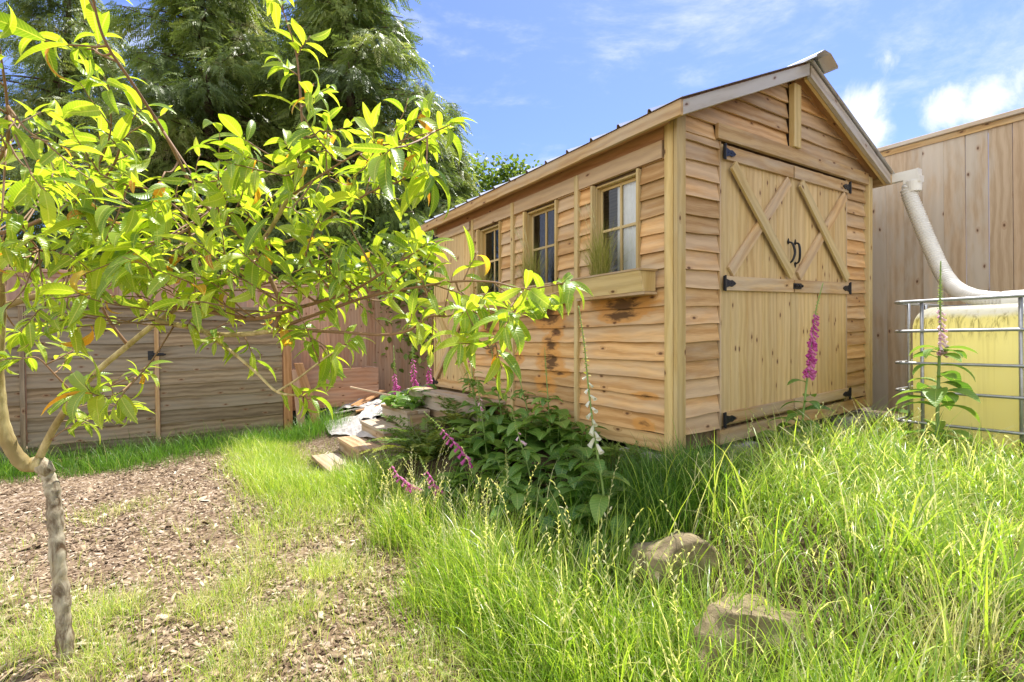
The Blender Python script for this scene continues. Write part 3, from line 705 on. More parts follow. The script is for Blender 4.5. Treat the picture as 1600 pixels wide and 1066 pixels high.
def sheet(pts,z,label,seed,amp=.03):
    rs=np.random.default_rng(seed); c=[gd(*p,z) for p in pts]; n=14; V=[];Fs=[]
    ph=rs.uniform(0,6,6)
    for i in range(n+1):
        for j in range(n+1):
            s,t=i/n,j/n; p=(c[0]*(1-s)+c[1]*s)*(1-t)+(c[3]*(1-s)+c[2]*s)*t
            h=amp*(abs(math.sin(s*9+ph[0]+t*4))+.6*abs(math.sin(t*11+ph[1]-s*5))+.4*rs.uniform(0,1))
            V.append([p[0],p[1],max(p[2],float(zxy(p[0],p[1]))+.01)+h])
    for i in range(n):
        for j in range(n): a=i*(n+1)+j; Fs.append((a,a+1,a+n+2,a+n+1))
    o=emit('crumpled_sheet',V,Fs,M['sheet']); so_=o.modifiers.new('s','SOLIDIFY'); so_.thickness=.004
    tag(o,label,'sheet','crumpled pale sheets on the ground by the steps')
sheet([(512,625),(588,608),(572,640),(508,655)],.0,'grey crumpled sheet leaning in front of the planter box',1)
sheet([(575,632),(640,604),(615,650),(556,664)],.0,'pale crumpled sheet between the planter box and the steps',2)
sheet([(505,664),(585,645),(590,690),(518,684)],.0,'lowest pale sheet lying in the grass left of the steps',3,.015)
sheet([(655,606),(684,598),(684,618),(650,624)],.02,'bright white sheet heaped beside the side door',4,.06)
q=MB(); p=gd(468,668,0)
q.tube([p+Z*-.05,p+Z*.3],[.19,.22],20); q.tube([p+Z*.29,p+Z*.32],[.23,.23],20); o=q.build('black_tub',M['blackplastic'],None,True); tag(o,'round black plastic tub in shade beside the leaning boards','tub')
# ================================================================ WATER TANK
TK,TU1=3.72,1.24; zb=-.95
tk=thing('water_tank',W(TU1-.6,TK+.5,zb),'yellowed plastic water tank in a steel cage beside the tall fence','water tank')
q=MB()
# rounded bottle: superellipse rings
def ring(cx,ck,hx_,hk,z,n=48,e=7.):
    out=[]
    for i in range(n):
        th=2*math.pi*(i+.5)/n; c,s=math.cos(th),math.sin(th); x=abs(c)**(2/e)*math.copysign(1,c)*hx_; y=abs(s)**(2/e)*math.copysign(1,s)*hk
        out.append(W(cx+x,ck+y,z))
    return out
rings=[];LH,LK=.585,.49; z0=zb+.15; z1=.155
prof=[(.0,.88),(.01,.95),(.05,.99),(.10,1.)]+[(.10+(z1-z0-.21)*i/6,1.) for i in range(1,7)]+[(z1-z0-.10,.995),(z1-z0-.07,.982),(z1-z0-.04,.955),(z1-z0-.018,.92),(z1-z0,.85),(z1-z0+.004,.6),(z1-z0+.006,.2)]
V=[];nR=48
for (h,s) in prof: V+=ring(TU1-.6,TK+.51,LH-(1-s)*LK if s>.8 else LH*s,LK*s,z0+h)
Fs=[(i*nR+j,(i+1)*nR+j,(i+1)*nR+(j+1)%nR,i*nR+(j+1)%nR) for i in range(len(prof)-1) for j in range(nR)]; Fs=[tuple(reversed(f)) for f in Fs]
Fs+=[tuple(range(nR-1,-1,-1)),tuple((len(prof)-1)*nR+j for j in range(nR))]
q.add(V,Fs); bt=part('bottle',q,'tank',tk,smooth=True)
cage=MB(); Uc0,Uc1,kc0,kc1=TU1-1.2,TU1+.02,TK-.005,TK+1.02
def hoop(z,r=.0085):
    cr=.03; pts=[]
    for (cu,ck,a0) in ((Uc1-cr,kc0+cr,-90),(Uc1-cr,kc1-cr,0),(Uc0+cr,kc1-cr,90),(Uc0+cr,kc0+cr,180)):
        for t in range(4):
            an=R(a0+90*t/3); pts.append(W(cu+cr*math.cos(an),ck+cr*math.sin(an),z))
    pts.append(pts[0]); cage.tube(pts,r,8,cap=False)
for z,r in ((.19,.010),(.010,.009),(-.185,.009),(-.355,.009),(-.545,.009),(-.72,.009)): hoop(z,r)
for Uv in (Uc1-.135,Uc1-.56,Uc1-.98):
    for kk in (kc0+.012,kc1-.012): cage.tube([W(Uv,kk,zb+.12),W(Uv,kk,.19)],.0095,8)
for kv in (kc0+.2,kc0+.5,kc0+.8):
    for Ux in (Uc0+.01,Uc1-.01): cage.tube([W(Ux,kv,zb+.12),W(Ux,kv,.19)],.0095,8)
part('cage',cage,'galv',tk,smooth=True)
q=MB(); q.board(W(Uc0,kc0,zb),uh*1.22,vh*1.02,Z*.04); q.board(W(Uc0,kc0,zb+.11),uh*1.22,vh*1.02,Z*.03)
for du in (0,.55,1.1): q.board(W(Uc0+du,kc0+.01,zb+.041),uh*.12,vh*1.0,Z*.068)
part('pallet',q,'blackplastic',tk)
q=MB(); c=W(TU1-.62,TK+.5,.158); q.tube([c,c+Z*.045],[.13,.125],28); q.tube([c+Z*.045,c+Z*.055],[.11,.10],28); part('lid',q,'white',tk)
# yellow tub and dark hose by the tank foot
q=MB(); p=gd(1535,712,.0); 
for (za,zb_,r0,r1) in ((-.10,.07,.13,.15),(.07,.085,.158,.158)): q.tube([p+Z*za,p+Z*zb_],[r0,r1],24)
o=q.build('yellow_tub',M['yellow'],None,True); tag(o,'round yellow tub in the grass at the foot of the tank','tub')
# drain hose from the gutter to the tank top
def hosebuild():
    t=thing('drain_hose',W(1.6,4.7,1.2),'ribbed cream drain hose running from the shed gutter to the tank top','hose')
    g0=S(A0-.13,gb+.04,gc)
    def on(px,py,k): r=ray(px,py); return r*(k/(r@vh))
    k0=float(g0@vh)
    pts=[g0-Z*.015,g0-Z*.05,on(1420,300,k0),on(1437,345,k0-.02),on(1458,395,k0-.06),on(1474,428,k0-.12),on(1492,450,k0-.2),on(1518,463,k0-.32),on(1548,468,k0-.4),on(1575,470,k0-.45)]
    P=catmull(pts,26)
    # resample evenly and swell every other ring
    L=[0]
    for a,b in zip(P,P[1:]): L.append(L[-1]+np.linalg.norm(b-a))
    n=int(L[-1]/.0055); tt=np.linspace(0,L[-1],n); PP=np.stack([np.interp(tt,L,[p[i] for p in P]) for i in range(3)],1)
    rad=[.050+.0050*math.sin(i*.0055/.021*2*math.pi) for i in range(n)]
    q=MB(); q.tube(list(PP),rad,20); part('corrugated_pipe',q,'hose',t,smooth=True)
    q=MB(); q.board(g0-u*.055-v*.04-Z*.035,u*.11,v*.08,Z*.05); q.tube([g0-Z*.02,g0-Z*.10],[.056,.052],20); part('outlet',q,'white',t)
    e=PP[-1]; dd=uh*-1.
    q=MB(); q.tube([e-dd*.02,e+dd*.13],[.062,.064],20); q.tube([e+dd*.13,e+dd*.16],[.072,.072],20); q.tube([e+dd*.16,e+dd*.30],[.058,.058],20); q.tube([e+dd*.30,e+dd*.33],[.075,.075],20); q.tube([e+dd*.33,e+dd*.40,e+dd*.42-Z*.05,e+dd*.42-Z*.12],.055,20); part('pipe_fitting',q,'white',t,smooth=False)
hosebuild()
# ================================================================ ROCKS
def rock(p,rx,ry,rz,label,seed,rot=0.):
    rs=random.Random(seed); import bmesh
    bm=bmesh.new(); bmesh.ops.create_icosphere(bm,subdivisions=5,radius=1.)
    planes=[(nrm([rs.gauss(0,1),rs.gauss(0,1),rs.gauss(0,.8)]),rs.uniform(.55,.85)) for _ in range(11)]
    ph=[rs.uniform(0,6) for _ in range(9)]
    for vt in bm.verts:
        x=np.array(vt.co)
        for n_,d in planes:
            e=x@n_-d
            if e>0: x=x-n_*e
        x=x*(1+.03*math.sin(9*x[0]+ph[5]+3*x[2])*math.sin(8*x[1]+ph[6])+.05*math.sin(5*x[0]+ph[0])*math.sin(6*x[1]+ph[1])+.02*math.sin(13*x[2]+ph[2]+4*x[0])+.012*math.sin(23*x[0]+ph[3])*math.sin(21*x[1]+ph[4])+rs.uniform(-.008,.008))
        x=x*np.array([rx,ry,rz]); c,s=math.cos(rot),math.sin(rot); vt.co=(x[0]*c-x[1]*s,x[0]*s+x[1]*c,x[2])
    me=bpy.data.meshes.new('rock'); bm.to_mesh(me); bm.free(); me.polygons.foreach_set('use_smooth',np.ones(len(me.polygons),dtype=bool))
    me.materials.append(M['rock']); o=bpy.data.objects.new('rock',me); scene.collection.objects.link(o); o.location=Vector(p); tag(o,label,'rock','rocks edging the bank')
rock(at(1055,905)+Z*.045,.175,.155,.14,'smooth tan boulder half sunk in the bank, below the white foxglove bed',3,.4)
rock(at(1165,1020)+Z*.045,.245,.19,.16,'largest sunlit craggy boulder at the bottom of the bank',8,.9)
rock(at(965,885)+Z*.0,.10,.09,.07,'small brown rock under the leaves of the white foxglove',12)
rock(at(875,800)-Z*.01,.09,.07,.05,'low mossy rock in the shaded bed behind the tall grass',15)
rock(at(960,795)+Z*.0,.12,.08,.06,'flat ledge rock in shade just above the small brown rock',17,.2)
rock(at(1590,1030)+Z*.0,.12,.09,.05,'pale flat stone at the right edge of the grass',21,.2)
rock(at(425,735)+Z*.0,.12,.08,.02,'flat pale stepping stone in the short grass before the steps',23,.2)
# ================================================================ FOLIAGE BUILDERS (numpy)
def frames(d,upv):
    """rows of unit directions d and rough ups -> side, normal"""
    s=np.cross(d,upv); l=np.linalg.norm(s,axis=1,keepdims=True); s=np.where(l>1e-4,s/np.maximum(l,1e-6),np.array([[1.,0,0]])); n=np.cross(s,d); return s,n
def leaves(P,D,L,Wd,curl,rnd,prof,fold=.18,ns=6,upv=None,twist=0.):
    """P base points, D directions, L lengths; curved folded leaves with 3 columns"""
    N=len(P); D=D/np.linalg.norm(D,axis=1,keepdims=True)
    if upv is None: upv=np.tile(Z,(N,1))+.5*rng.standard_normal((N,3))
    s,n=frames(D,upv)
    V=np.zeros((N,ns+1,3,3)); Gc=np.zeros((N,ns+1,3,3))
    pos=P.copy(); ang=np.zeros(N); st_=L/ns
    for i in range(ns+1):
        t=i/ns; wd=np.interp(t,*prof)*Wd*.5
        d=D*np.cos(ang)[:,None]-n*np.sin(ang)[:,None]; nn=n*np.cos(ang)[:,None]+D*np.sin(ang)[:,None]
        for j,sg in enumerate((-1,0,1)):
            V[:,i,j]=pos+s*(sg*wd)[:,None]+nn*(abs(sg)*wd*fold*2)[:,None]
            Gc[:,i,j,0]=L*t; Gc[:,i,j,1]=sg*wd
        pos=pos+d*st_[:,None]; ang=ang+curl/ns
    base=(np.arange(N)*(ns+1)*3)[:,None]; f=[]
    for i in range(ns):
        for j in range(2): a=i*3+j; f.append([a,a+1,a+4,a+3])
    Fs=(base[:,:,None]+np.array(f)[None]).reshape(-1,4)
    return V.reshape(-1,3),Fs,Gc.reshape(-1,3),np.repeat(rnd,(ns+1)*3)
class NB:
    def __init__(s): s.V=[];s.F=[];s.G=[];s.R=[];s.n=0
    def add(s,V,Fs,Gc,Rn): s.V.append(V);s.F.append(Fs+s.n);s.G.append(Gc);s.R.append(Rn);s.n+=len(V)
    def build(s,name,m,parent=None,smooth=True): return emit(name,np.concatenate(s.V),np.concatenate(s.F),M[m],parent,{'gco':np.concatenate(s.G),'rnd':np.concatenate(s.R)},smooth)
LANCE=([0,.06,.25,.5,.75,.92,1],[.06,.35,.88,1,.66,.25,.02])
OVAL=([0,.12,.35,.6,.85,1],[.08,.5,.95,1,.5,.03])
# ---------------------------------------------------------------- peach tree
def pk(px,py,d): return ray(px,py)*d
peach=thing('peach_tree',pk(103,1050,1.84),'young peach tree with crooked forked trunk and bright backlit leaves at the left','tree')
BR={}
def branch(pts,r0,r1,mm,name='branch',seg=10,n=5,build=True,bumpy=0.):
    P=[pk(*p) for p in pts]; C=catmull(P,n); m_=len(C)
    rr=[r0+(r1-r0)*(i/(m_-1))**.8 for i in range(m_)]
    if bumpy: rr=[r*(1+bumpy*(.5*math.sin(i*1.7)+.5*math.sin(i*.63+1))) for i,r in enumerate(rr)]
    if build:
        q=MB(); q.tube(C,rr,seg); part(name,q,mm,peach,smooth=True)
    return C
trunk=branch([(106,1075,1.84),(102,1010,1.84),(97,940,1.84),(90,870,1.84),(86,810,1.85),(82,765,1.86),(72,738,1.86),(58,726,1.85)],.026,.022,'bark','trunk',20,10,bumpy=.16)
q=MB(); kn=pk(66,725,1.85); q.tube([kn+np.array([.03,0,-.035]),kn+np.array([.005,0,-.012]),kn+np.array([-.02,0,.006]),kn+np.array([-.05,0,.004])],[.018,.028,.027,.018],14); part('knot',q,'bark',peach,smooth=True)
B=[]
B.append(branch([(66,724,1.85),(42,727,1.83),(20,704,1.8),(4,665,1.78),(-4,610,1.76),(-5,555,1.74),(-2,500,1.7),(-5,440,1.62),(-20,370,1.5),(-50,300,1.4)],.026,.016,'limb','limb',16,8,bumpy=.07))
B.append(branch([(60,718,1.85),(85,668,1.83),(118,618,1.8),(150,582,1.76),(200,540,1.72),(250,500,1.68),(330,445,1.6),(400,388,1.52),(450,310,1.46),(478,240,1.4)],.0135,.005,'limb','limb',12,6))
B.append(branch([(3,480,1.68),(60,462,1.66),(120,455,1.64),(190,470,1.62),(245,500,1.6),(300,512,1.58),(345,523,1.56),(395,521,1.53),(430,516,1.5)],.011,.007,'limb','limb',10,6))
B.append(branch([(190,470,1.62),(250,476,1.6),(330,488,1.56),(400,498,1.5),(470,480,1.45),(510,468,1.42),(550,455,1.4),(600,425,1.36),(640,400,1.33)],.009,.003,'twig'))
B.append(branch([(318,518,1.57),(360,548,1.52),(400,582,1.48),(432,612,1.44),(462,618,1.42)],.006,.003,'limb'))
B.append(branch([(434,612,1.44),(465,592,1.43),(500,565,1.42),(530,545,1.41)],.004,.002,'limb'))
B.append(branch([(430,516,1.5),(490,517,1.45),(545,520,1.42),(600,523,1.4),(640,516,1.38),(670,495,1.36),(700,494,1.34),(740,486,1.3),(790,492,1.28)],.006,.002,'twig'))
B.append(branch([(430,516,1.5),(470,500,1.48),(520,482,1.44),(560,468,1.42),(600,458,1.4),(650,449,1.36),(712,440,1.32),(770,441,1.28),(820,452,1.25),(862,446,1.22)],.006,.002,'twig'))
B.append(branch([(430,516,1.5),(437,480,1.5),(425,440,1.5),(400,395,1.5),(360,355,1.48),(310,310,1.45),(285,262,1.4),(255,205,1.32),(210,135,1.22),(168,72,1.14),(150,20,1.1),(140,-40,1.05)],.008,.0022,'twig'))
B.append(branch([(478,240,1.4),(472,190,1.38),(468,130,1.35),(462,80,1.33),(445,25,1.3),(435,5,1.3)],.004,.0015,'twig'))
B.append(branch([(450,310,1.46),(500,275,1.42),(560,240,1.38),(620,222,1.34),(680,205,1.3)],.004,.0015,'twig'))
B.append(branch([(-20,370,1.5),(50,350,1.5),(120,310,1.5),(170,270,1.48),(190,225,1.45),(204,190,1.42)],.007,.002,'twig'))
B.append(branch([(120,310,1.5),(150,265,1.45),(172,210,1.4),(172,152,1.35)],.004,.0015,'twig'))
B.append(branch([(-50,300,1.4),(-10,260,1.3),(12,220,1.22),(10,150,1.15),(0,80,1.1)],.006,.002,'twig'))
B.append(branch([(200,540,1.72),(170,500,1.68),(140,440,1.6),(100,400,1.5),(60,390,1.42)],.006,.002,'twig'))
B.append(branch([(330,445,1.6),(300,390,1.55),(290,340,1.5),(240,300,1.45),(200,290,1.42)],.005,.002,'twig'))
B.append(branch([(400,388,1.52),(470,370,1.5),(530,330,1.48),(580,300,1.45),(620,285,1.42)],.005,.002,'twig'))
B.append(branch([(250,500,1.68),(200,440,1.6),(190,400,1.55),(150,380,1.5)],.005,.002,'twig'))
B.append(branch([(100,640,1.82),(140,618,1.78),(180,600,1.74),(212,590,1.72)],.004,.0015,'twig'))
B.append(branch([(118,618,1.8),(90,590,1.76),(60,560,1.72),(40,560,1.7)],.004,.0015,'twig'))
B.append(branch([(76,690,1.84),(100,672,1.8),(125,660,1.78)],.0025,.0012,'twig'))
B.append(branch([(600,458,1.4),(640,420,1.38),(660,400,1.36)],.003,.0015,'twig'))
B.append(branch([(790,492,1.28),(770,500,1.27),(775,540,1.26)],.002,.001,'twig'))
allp=np.array([p for b in B[1:] for p in b])
lb=NB(); tw=MB(); LP=[];LD=[];LL=[]
def twig(p,d,L,n,size=.105,big=.5):
    """a leafy shoot: n leaves alternating along it and a tuft at its end"""
    d=nrm(d); pts=[p]; cur=p.copy(); dd=d.copy()
    for i in range(6):
        dd=nrm(dd+np.array([random.gauss(0,.10),random.gauss(0,.10),random.gauss(.02,.08)])); cur=cur+dd*L/6; pts.append(cur)
    tw.tube(pts,[.0022-.0012*i/6 for i in range(7)],5)
    for i in range(n):
        t=.15+.85*(i+random.random()*.5)/n; t=min(t,.999); k=int(t*6); q=pts[k]*(1-(t*6-k))+pts[min(k+1,6)]*(t*6-k)
        az_=i*2.4+random.gauss(0,.4); a=nrm(np.cross(dd,[.3,.2,1])); b=np.cross(dd,a)
        out=a*math.cos(az_)+b*math.sin(az_)
        open_=.9 if t<.8 else .45
        ld=nrm(dd*(.55 if t<.8 else 1.)+out*open_+Z*(.12)+np.array([random.gauss(0,.15) for _ in range(3)]))
        LP.append(q); LD.append(ld); LL.append(size*random.uniform(.65,1.25)*(1. if t<.85 else .8))
# leaves along the visible branches
for bi,b in enumerate(B):
    if bi in (0,): continue
    n=len(b); s0={1:.55,2:.5,4:.75,8:.28,3:.35}.get(bi,.3)
    Ltot=sum(np.linalg.norm(b[i+1]-b[i]) for i in range(n-1))
    cnt=int(Ltot*(1-s0)/.085)
    for c in range(cnt):
        i=int((s0+(1-s0)*(c+random.random())/cnt)*(n-2)); i=min(i,n-2); dv=nrm(b[i+1]-b[i])
        if bi==8 and .50<i/n<.86: continue
        if bi in (5,): continue
        out=nrm(np.array([random.gauss(0,1),random.gauss(0,1),random.gauss(.25,.8)])); out=nrm(out-dv*(out@dv)*.6)
        twig(b[i],out*.8+dv*.6,random.uniform(.05,.15),random.randint(4,7),.085)
    twig(b[-1],b[-1]-b[-2],.06,7,.095)
# the crown's mass: shoots spread through its volume, each tied to the nearest branch
ELL=[(90,330,120,80,40,1.5),(250,330,110,75,40,1.52),(400,300,95,75,34,1.5),(520,270,75,45,16,1.45),(620,245,65,35,14,1.38),(130,430,130,60,34,1.5),(300,420,110,55,32,1.5),(430,420,90,60,26,1.48),(560,400,60,45,6,1.42),(40,240,45,60,12,1.25),(480,190,22,40,5,1.4),(100,500,80,35,12,1.62),(560,450,70,25,10,1.42),(130,600,75,55,12,1.78),(490,545,45,14,4,1.44),(780,475,70,16,4,1.27),(760,515,30,25,4,1.27),(150,75,22,40,4,1.13),(12,190,22,60,4,1.2),(700,470,30,20,3,1.33),(20,430,50,60,12,1.35)]
for (cx,cy,rx,ry,n,d) in ELL:
    for _ in range(max(3,int(n*.66))):
        a=random.uniform(0,6.283); r=math.sqrt(random.random()); dpt=random.gauss(d,.16 if n>10 else .05)
        p=pk(cx+rx*r*math.cos(a),cy+ry*r*math.sin(a),dpt)
        j=np.argmin(((allp-p)**2).sum(1)); q=allp[j]; gap=np.linalg.norm(p-q)
        dirn=nrm(p-q)+np.array([random.gauss(0,.35),random.gauss(0,.35),random.gauss(.15,.35)])
        if gap>.30: continue
        if gap>.004:
            mid=(p+q)/2-Z*.015*random.random(); tw.tube(catmull([q,mid,p],3),[.003-.0002*i for i in range(7)],5)
        twig(p,dirn,random.uniform(.05,.18),random.randint(4,10),random.choice((.06,.075,.088,.10,.115)))
LP=np.array(LP);LD=np.array(LD);LL=np.array(LL); N=len(LP)
keep=LP@fw>.8; LP,LD,LL=LP[keep],LD[keep],LL[keep]; N=len(LP)
rn=np.clip(rng.beta(2.2,2.0,N)*.9,0,.9); yl=rng.random(N)<.03; rn[yl]=rng.uniform(.93,1.,yl.sum())
curl=rng.uniform(.5,2.1,N); curl[yl]*=2; LD=LD-Z*rng.uniform(0,.5,(N,1))
lb.add(*leaves(LP,LD,LL,LL*rng.uniform(.22,.34,N),curl,rn,LANCE,.16,7))
lb.build('foliage','peach',peach); part('twigs',tw,'twig',peach,smooth=True)
# ---------------------------------------------------------------- background trees
def spray_template(n=11,L=1.):
    """a flat drooping frond of a cedar: thin leaflets on both sides of a curved stalk"""
    V=[];Fs=[]
    for i in range(n):
        t=(i+.5)/n; x=t*L; z=-.35*t*t*L; ll=.36*L*(1-.75*t)*random.uniform(.75,1.15)
        for s in (-1,1):
            b=np.array([x,0,z]); d=nrm([.75,s*.7,-.35+random.uniform(-.3,.15)]); e=b+d*ll; wv=np.array([.045*L,-s*.03*L,0.])
            k=len(V); V+=[b,b+d*ll*.5+wv*.5,e,b+d*ll*.5-wv*.5]; Fs.append((k,k+1,k+2,k+3))
    return np.array(V),np.array(Fs)
def place(T,P,D,Sc,roll,rnd):
    V,Fs=T; N=len(P); D=D/np.linalg.norm(D,axis=1,keepdims=True); s,n=frames(D,np.tile(Z,(N,1))+.01*rng.standard_normal((N,3)))
    c,si=np.cos(roll)[:,None],np.sin(roll)[:,None]; s2=s*c+n*si; n2=n*c-s*si
    VV=P[:,None,:]+Sc[:,None,None]*(V[None,:,0:1]*D[:,None]+V[None,:,1:2]*s2[:,None]+V[None,:,2:3]*n2[:,None])
    FF=(np.arange(N)*len(V))[:,None,None]+Fs[None]
    R_=np.repeat(rnd,len(V)); return VV.reshape(-1,3),FF.reshape(-1,4),VV.reshape(-1,3)*0,R_
def cedar_tree(x,y,H,Rb,label,seed,nl=95,dens=1.,trunk_r=.16,z0=-1.2,low=.4,size=.34,mm='cedar',droop=.5):
    global rng
    random.seed(seed); rng=np.random.default_rng(seed)
    t=thing('cedar_tree',(x,y,z0),label,'tree','evergreens behind the garden'); base=np.array([x,y,z0])
    q=MB(); pts=[base+np.array([.12*math.sin(i*.8+seed),.1*math.cos(i*.6),H*i/10]) for i in range(11)]; q.tube(pts,[trunk_r*(1-.93*i/10) for i in range(11)],10); part('trunk',q,'cedarbark',t,smooth=True)
    lim=MB(); P=[];D=[];Sc=[];Rn=[]
    for i in range(nl):
        h=low+(H-low)*((i+random.random())/nl)**1.05; f=1-(h/H)**1.6; az_=i*2.399+random.gauss(0,.3); L=max(.3,Rb*f*random.uniform(.6,1.12))
        o=base+Z*h; d=np.array([math.cos(az_),math.sin(az_),.12]); q_=[o]; cur=o.copy(); ns=8
        for s in range(ns):
            d=nrm(d+np.array([random.gauss(0,.07),random.gauss(0,.07),-.10*droop-.02+(.12 if s>5 else 0)])); cur=cur+d*L/ns; q_.append(cur.copy())
        lim.tube(q_,[.035*(L/Rb)*(1-.85*s/ns)+.004 for s in range(ns+1)],5)
        tone=random.gauss(.5,.18)
        k=int(L*26*dens)
        for _ in range(k):
            tt=random.random()**.6; ii=min(int(tt*ns),ns-1); p=q_[ii]*(1-(tt*ns-ii))+q_[ii+1]*(tt*ns-ii)
            side=random.choice((-1,1)); dv=nrm(q_[ii+1]-q_[ii]); sv=nrm(np.cross(dv,Z))
            off=sv*side*random.random()*.42*L/Rb*1.2+Z*random.gauss(-.10,.10)
            P.append(p+off); D.append(nrm(dv*random.uniform(.2,1)+sv*side*random.uniform(0,1.)+Z*random.uniform(-1.1,.15)*droop*1.4)); Sc.append(size*random.uniform(.6,1.3)); Rn.append(min(.99,max(0,tone+random.gauss(0,.16))))
    P=np.array(P);D=np.array(D);Sc=np.array(Sc);Rn=np.array(Rn)
    nb=NB(); T=[spray_template() for _ in range(4)]; sel=rng.integers(0,4,len(P))
    for k in range(4):
        m_=sel==k; nb.add(*place(T[k],P[m_],D[m_],Sc[m_],rng.normal(0,.5,m_.sum()),Rn[m_]))
    nb.build('crown',mm,t,smooth=False); part('limbs',lim,'cedarbark',t,smooth=True)
    return t
cedar_tree(-3.35,10.7,13.,2.7,'tallest dense cedar rising behind the peach tree crown',12,210,2.0,low=.9,size=.42)
cedar_tree(-6.3,10.4,12.5,2.9,'dark cedar left of the tallest one, sky showing through its edge',11,200,1.9,low=.9,size=.42)
cedar_tree(-9.6,10.8,11.,3.0,'cedar at the far left edge behind the low slat fence',14,160,1.8,low=.9,size=.42)
cedar_tree(-4.9,13.4,12.,3.4,'shaded cedar standing deeper between the two front cedars',15,150,1.5,low=.6,size=.5)
cedar_tree(-1.55,12.2,7.0,1.9,'loose feathery evergreen low between the tall cedar and the shed roof',13,150,1.9,.12,low=.3,size=.42)
cedar_tree(-3.6,9.9,3.6,1.5,'low bushy evergreen just over the orange back fence',16,90,2.4,.08,low=.2,size=.36)
cedar_tree(-6.9,13.2,12.5,3.2,'deep shaded cedar closing the gap at the upper left',17,150,1.5,low=.6,size=.5)
cedar_tree(-2.15,11.4,7.2,2.1,'shorter bright evergreen between the tallest cedar and the leafy tree',18,150,2.3,.09,low=.3,size=.38)
def broad_tree(x,y,H,Rb,label,seed,n=2600,leaf=.10,z0=-1.2):
    global rng
    random.seed(seed); rng=np.random.default_rng(seed); base=np.array([x,y,z0])
    t=thing('leafy_tree',base,label,'tree'); q=MB(); q.tube([base,base+Z*H*.35,base+Z*H*.7],[.14,.1,.05],10); part('trunk',q,'cedarbark',t,smooth=True)
    lim=MB(); P=[];Rn=[]
    for i in range(34):
        az_=i*2.4; h=H*random.uniform(.35,.95); rr=Rb*math.sqrt(max(.05,1-((h/H-.6)/.45)**2))*random.uniform(.5,1); e=base+np.array([rr*math.cos(az_),rr*math.sin(az_),h]); o=base+Z*h*.6
        lim.tube(catmull([o,(o+e)/2+Z*.15,e],3),[.035-.004*j for j in range(7)],5)
        m_=n//34; tone=random.gauss(.55,.2)
        for _ in range(m_): P.append(e+np.array([random.gauss(0,.28),random.gauss(0,.28),random.gauss(0,.2)])*Rb/1.6); Rn.append(min(.99,max(0,tone+random.gauss(0,.15))))
    P=np.array(P); N=len(P); L=rng.uniform(.7,1.3,N)*leaf; D=rng.standard_normal((N,3))-np.array([0,0,.3])
    nb=NB(); nb.add(*leaves(P,D,L,L*.6,rng.uniform(0,.6,N),np.array(Rn),OVAL,.1,3)); nb.build('crown','broad',t,smooth=False); part('limbs',lim,'cedarbark',t,smooth=True)
broad_tree(-.55,15.5,6.6,1.9,'light green leafy tree top showing over the shed eave',31,14000,.13)
broad_tree(-2.0,9.2,3.1,1.6,'yellow green shrubby tree leaning over the orange back fence',33,9000,.10)
# ---------------------------------------------------------------- grasses
def blades(P,H,Wd,bend,rnd,ns=5,dirn=None,wind=None):
    """ribbons; bend in radians over the blade"""
    N=len(P); az_=rng.uniform(0,2*np.pi,N) if dirn is None else dirn; ho=np.stack([np.cos(az_),np.sin(az_),np.zeros(N)],1); fa=az_+np.pi/2+rng.normal(0,.5,N); sd_=np.stack([np.cos(fa),np.sin(fa),np.zeros(N)],1)
    V=np.zeros((N,ns+1,2,3)); Gc=np.zeros((N,ns+1,2,3)); pos=P.copy(); ang=rng.uniform(.0,.45,N)+(rng.random(N)<.14)*rng.uniform(.3,.9,N); st_=H/ns
    for i in range(ns+1):
        t=i/ns; wd=Wd*.5*(1-t**1.8*.96)*(.7+.3*min(1,t*4))
        V[:,i,0]=pos-sd_*wd[:,None]; V[:,i,1]=pos+sd_*wd[:,None]; Gc[:,i,:,0]=t
        pos=pos+(Z[None]*np.cos(ang)[:,None]+ho*np.sin(ang)[:,None])*st_[:,None]; ang=np.minimum(ang+bend*(.4+1.2*t)/ns,2.7)
    base=(np.arange(N)*(ns+1)*2)[:,None,None]; f=np.array([[2*i,2*i+1,2*i+3,2*i+2] for i in range(ns)])
    return V.reshape(-1,3),(base+f[None]).reshape(-1,4),Gc.reshape(-1,3),np.repeat(rnd,(ns+1)*2)
def scatter(n,U0,U1,k0,k1,dens,clump=.06,nper=9):
    """clumped points with a density function of (U,k)"""
    m_=n//nper; U=rng.uniform(U0,U1,m_*4); k=rng.uniform(k0,k1,m_*4); keep=rng.random(m_*4)<dens(U,k); U,k=U[keep][:m_],k[keep][:m_]
    du,dk_=rng.normal(0,clump,len(U)*nper),rng.normal(0,clump,len(U)*nper); U=np.repeat(U,nper)+du; k=np.repeat(k,nper)+dk_
    global AZ; AZ=np.arctan2(uh[1]*du+vh[1]*dk_,uh[0]*du+vh[0]*dk_)+rng.normal(0,.55,len(du)); AR=np.hypot(du,dk_)/clump
    inside=(U>1.72)&(k>2.2)&(k<4.75)&(U<4.95)
    U,k=U[~inside],k[~inside]; AZ=AZ[~inside]
    return np.stack([uh[0]*U+vh[0]*k,uh[1]*U+vh[1]*k,tz(U,k)-.005],1),U,k
rng=np.random.default_rng(77); random.seed(77)
def noise2(U,k,s,ph): return .5+.25*np.sin(U*s+ph+1.3*np.sin(k*s*.7+ph))+.25*np.sin(k*s*1.1-ph+1.1*np.sin(U*s*.8+2*ph))
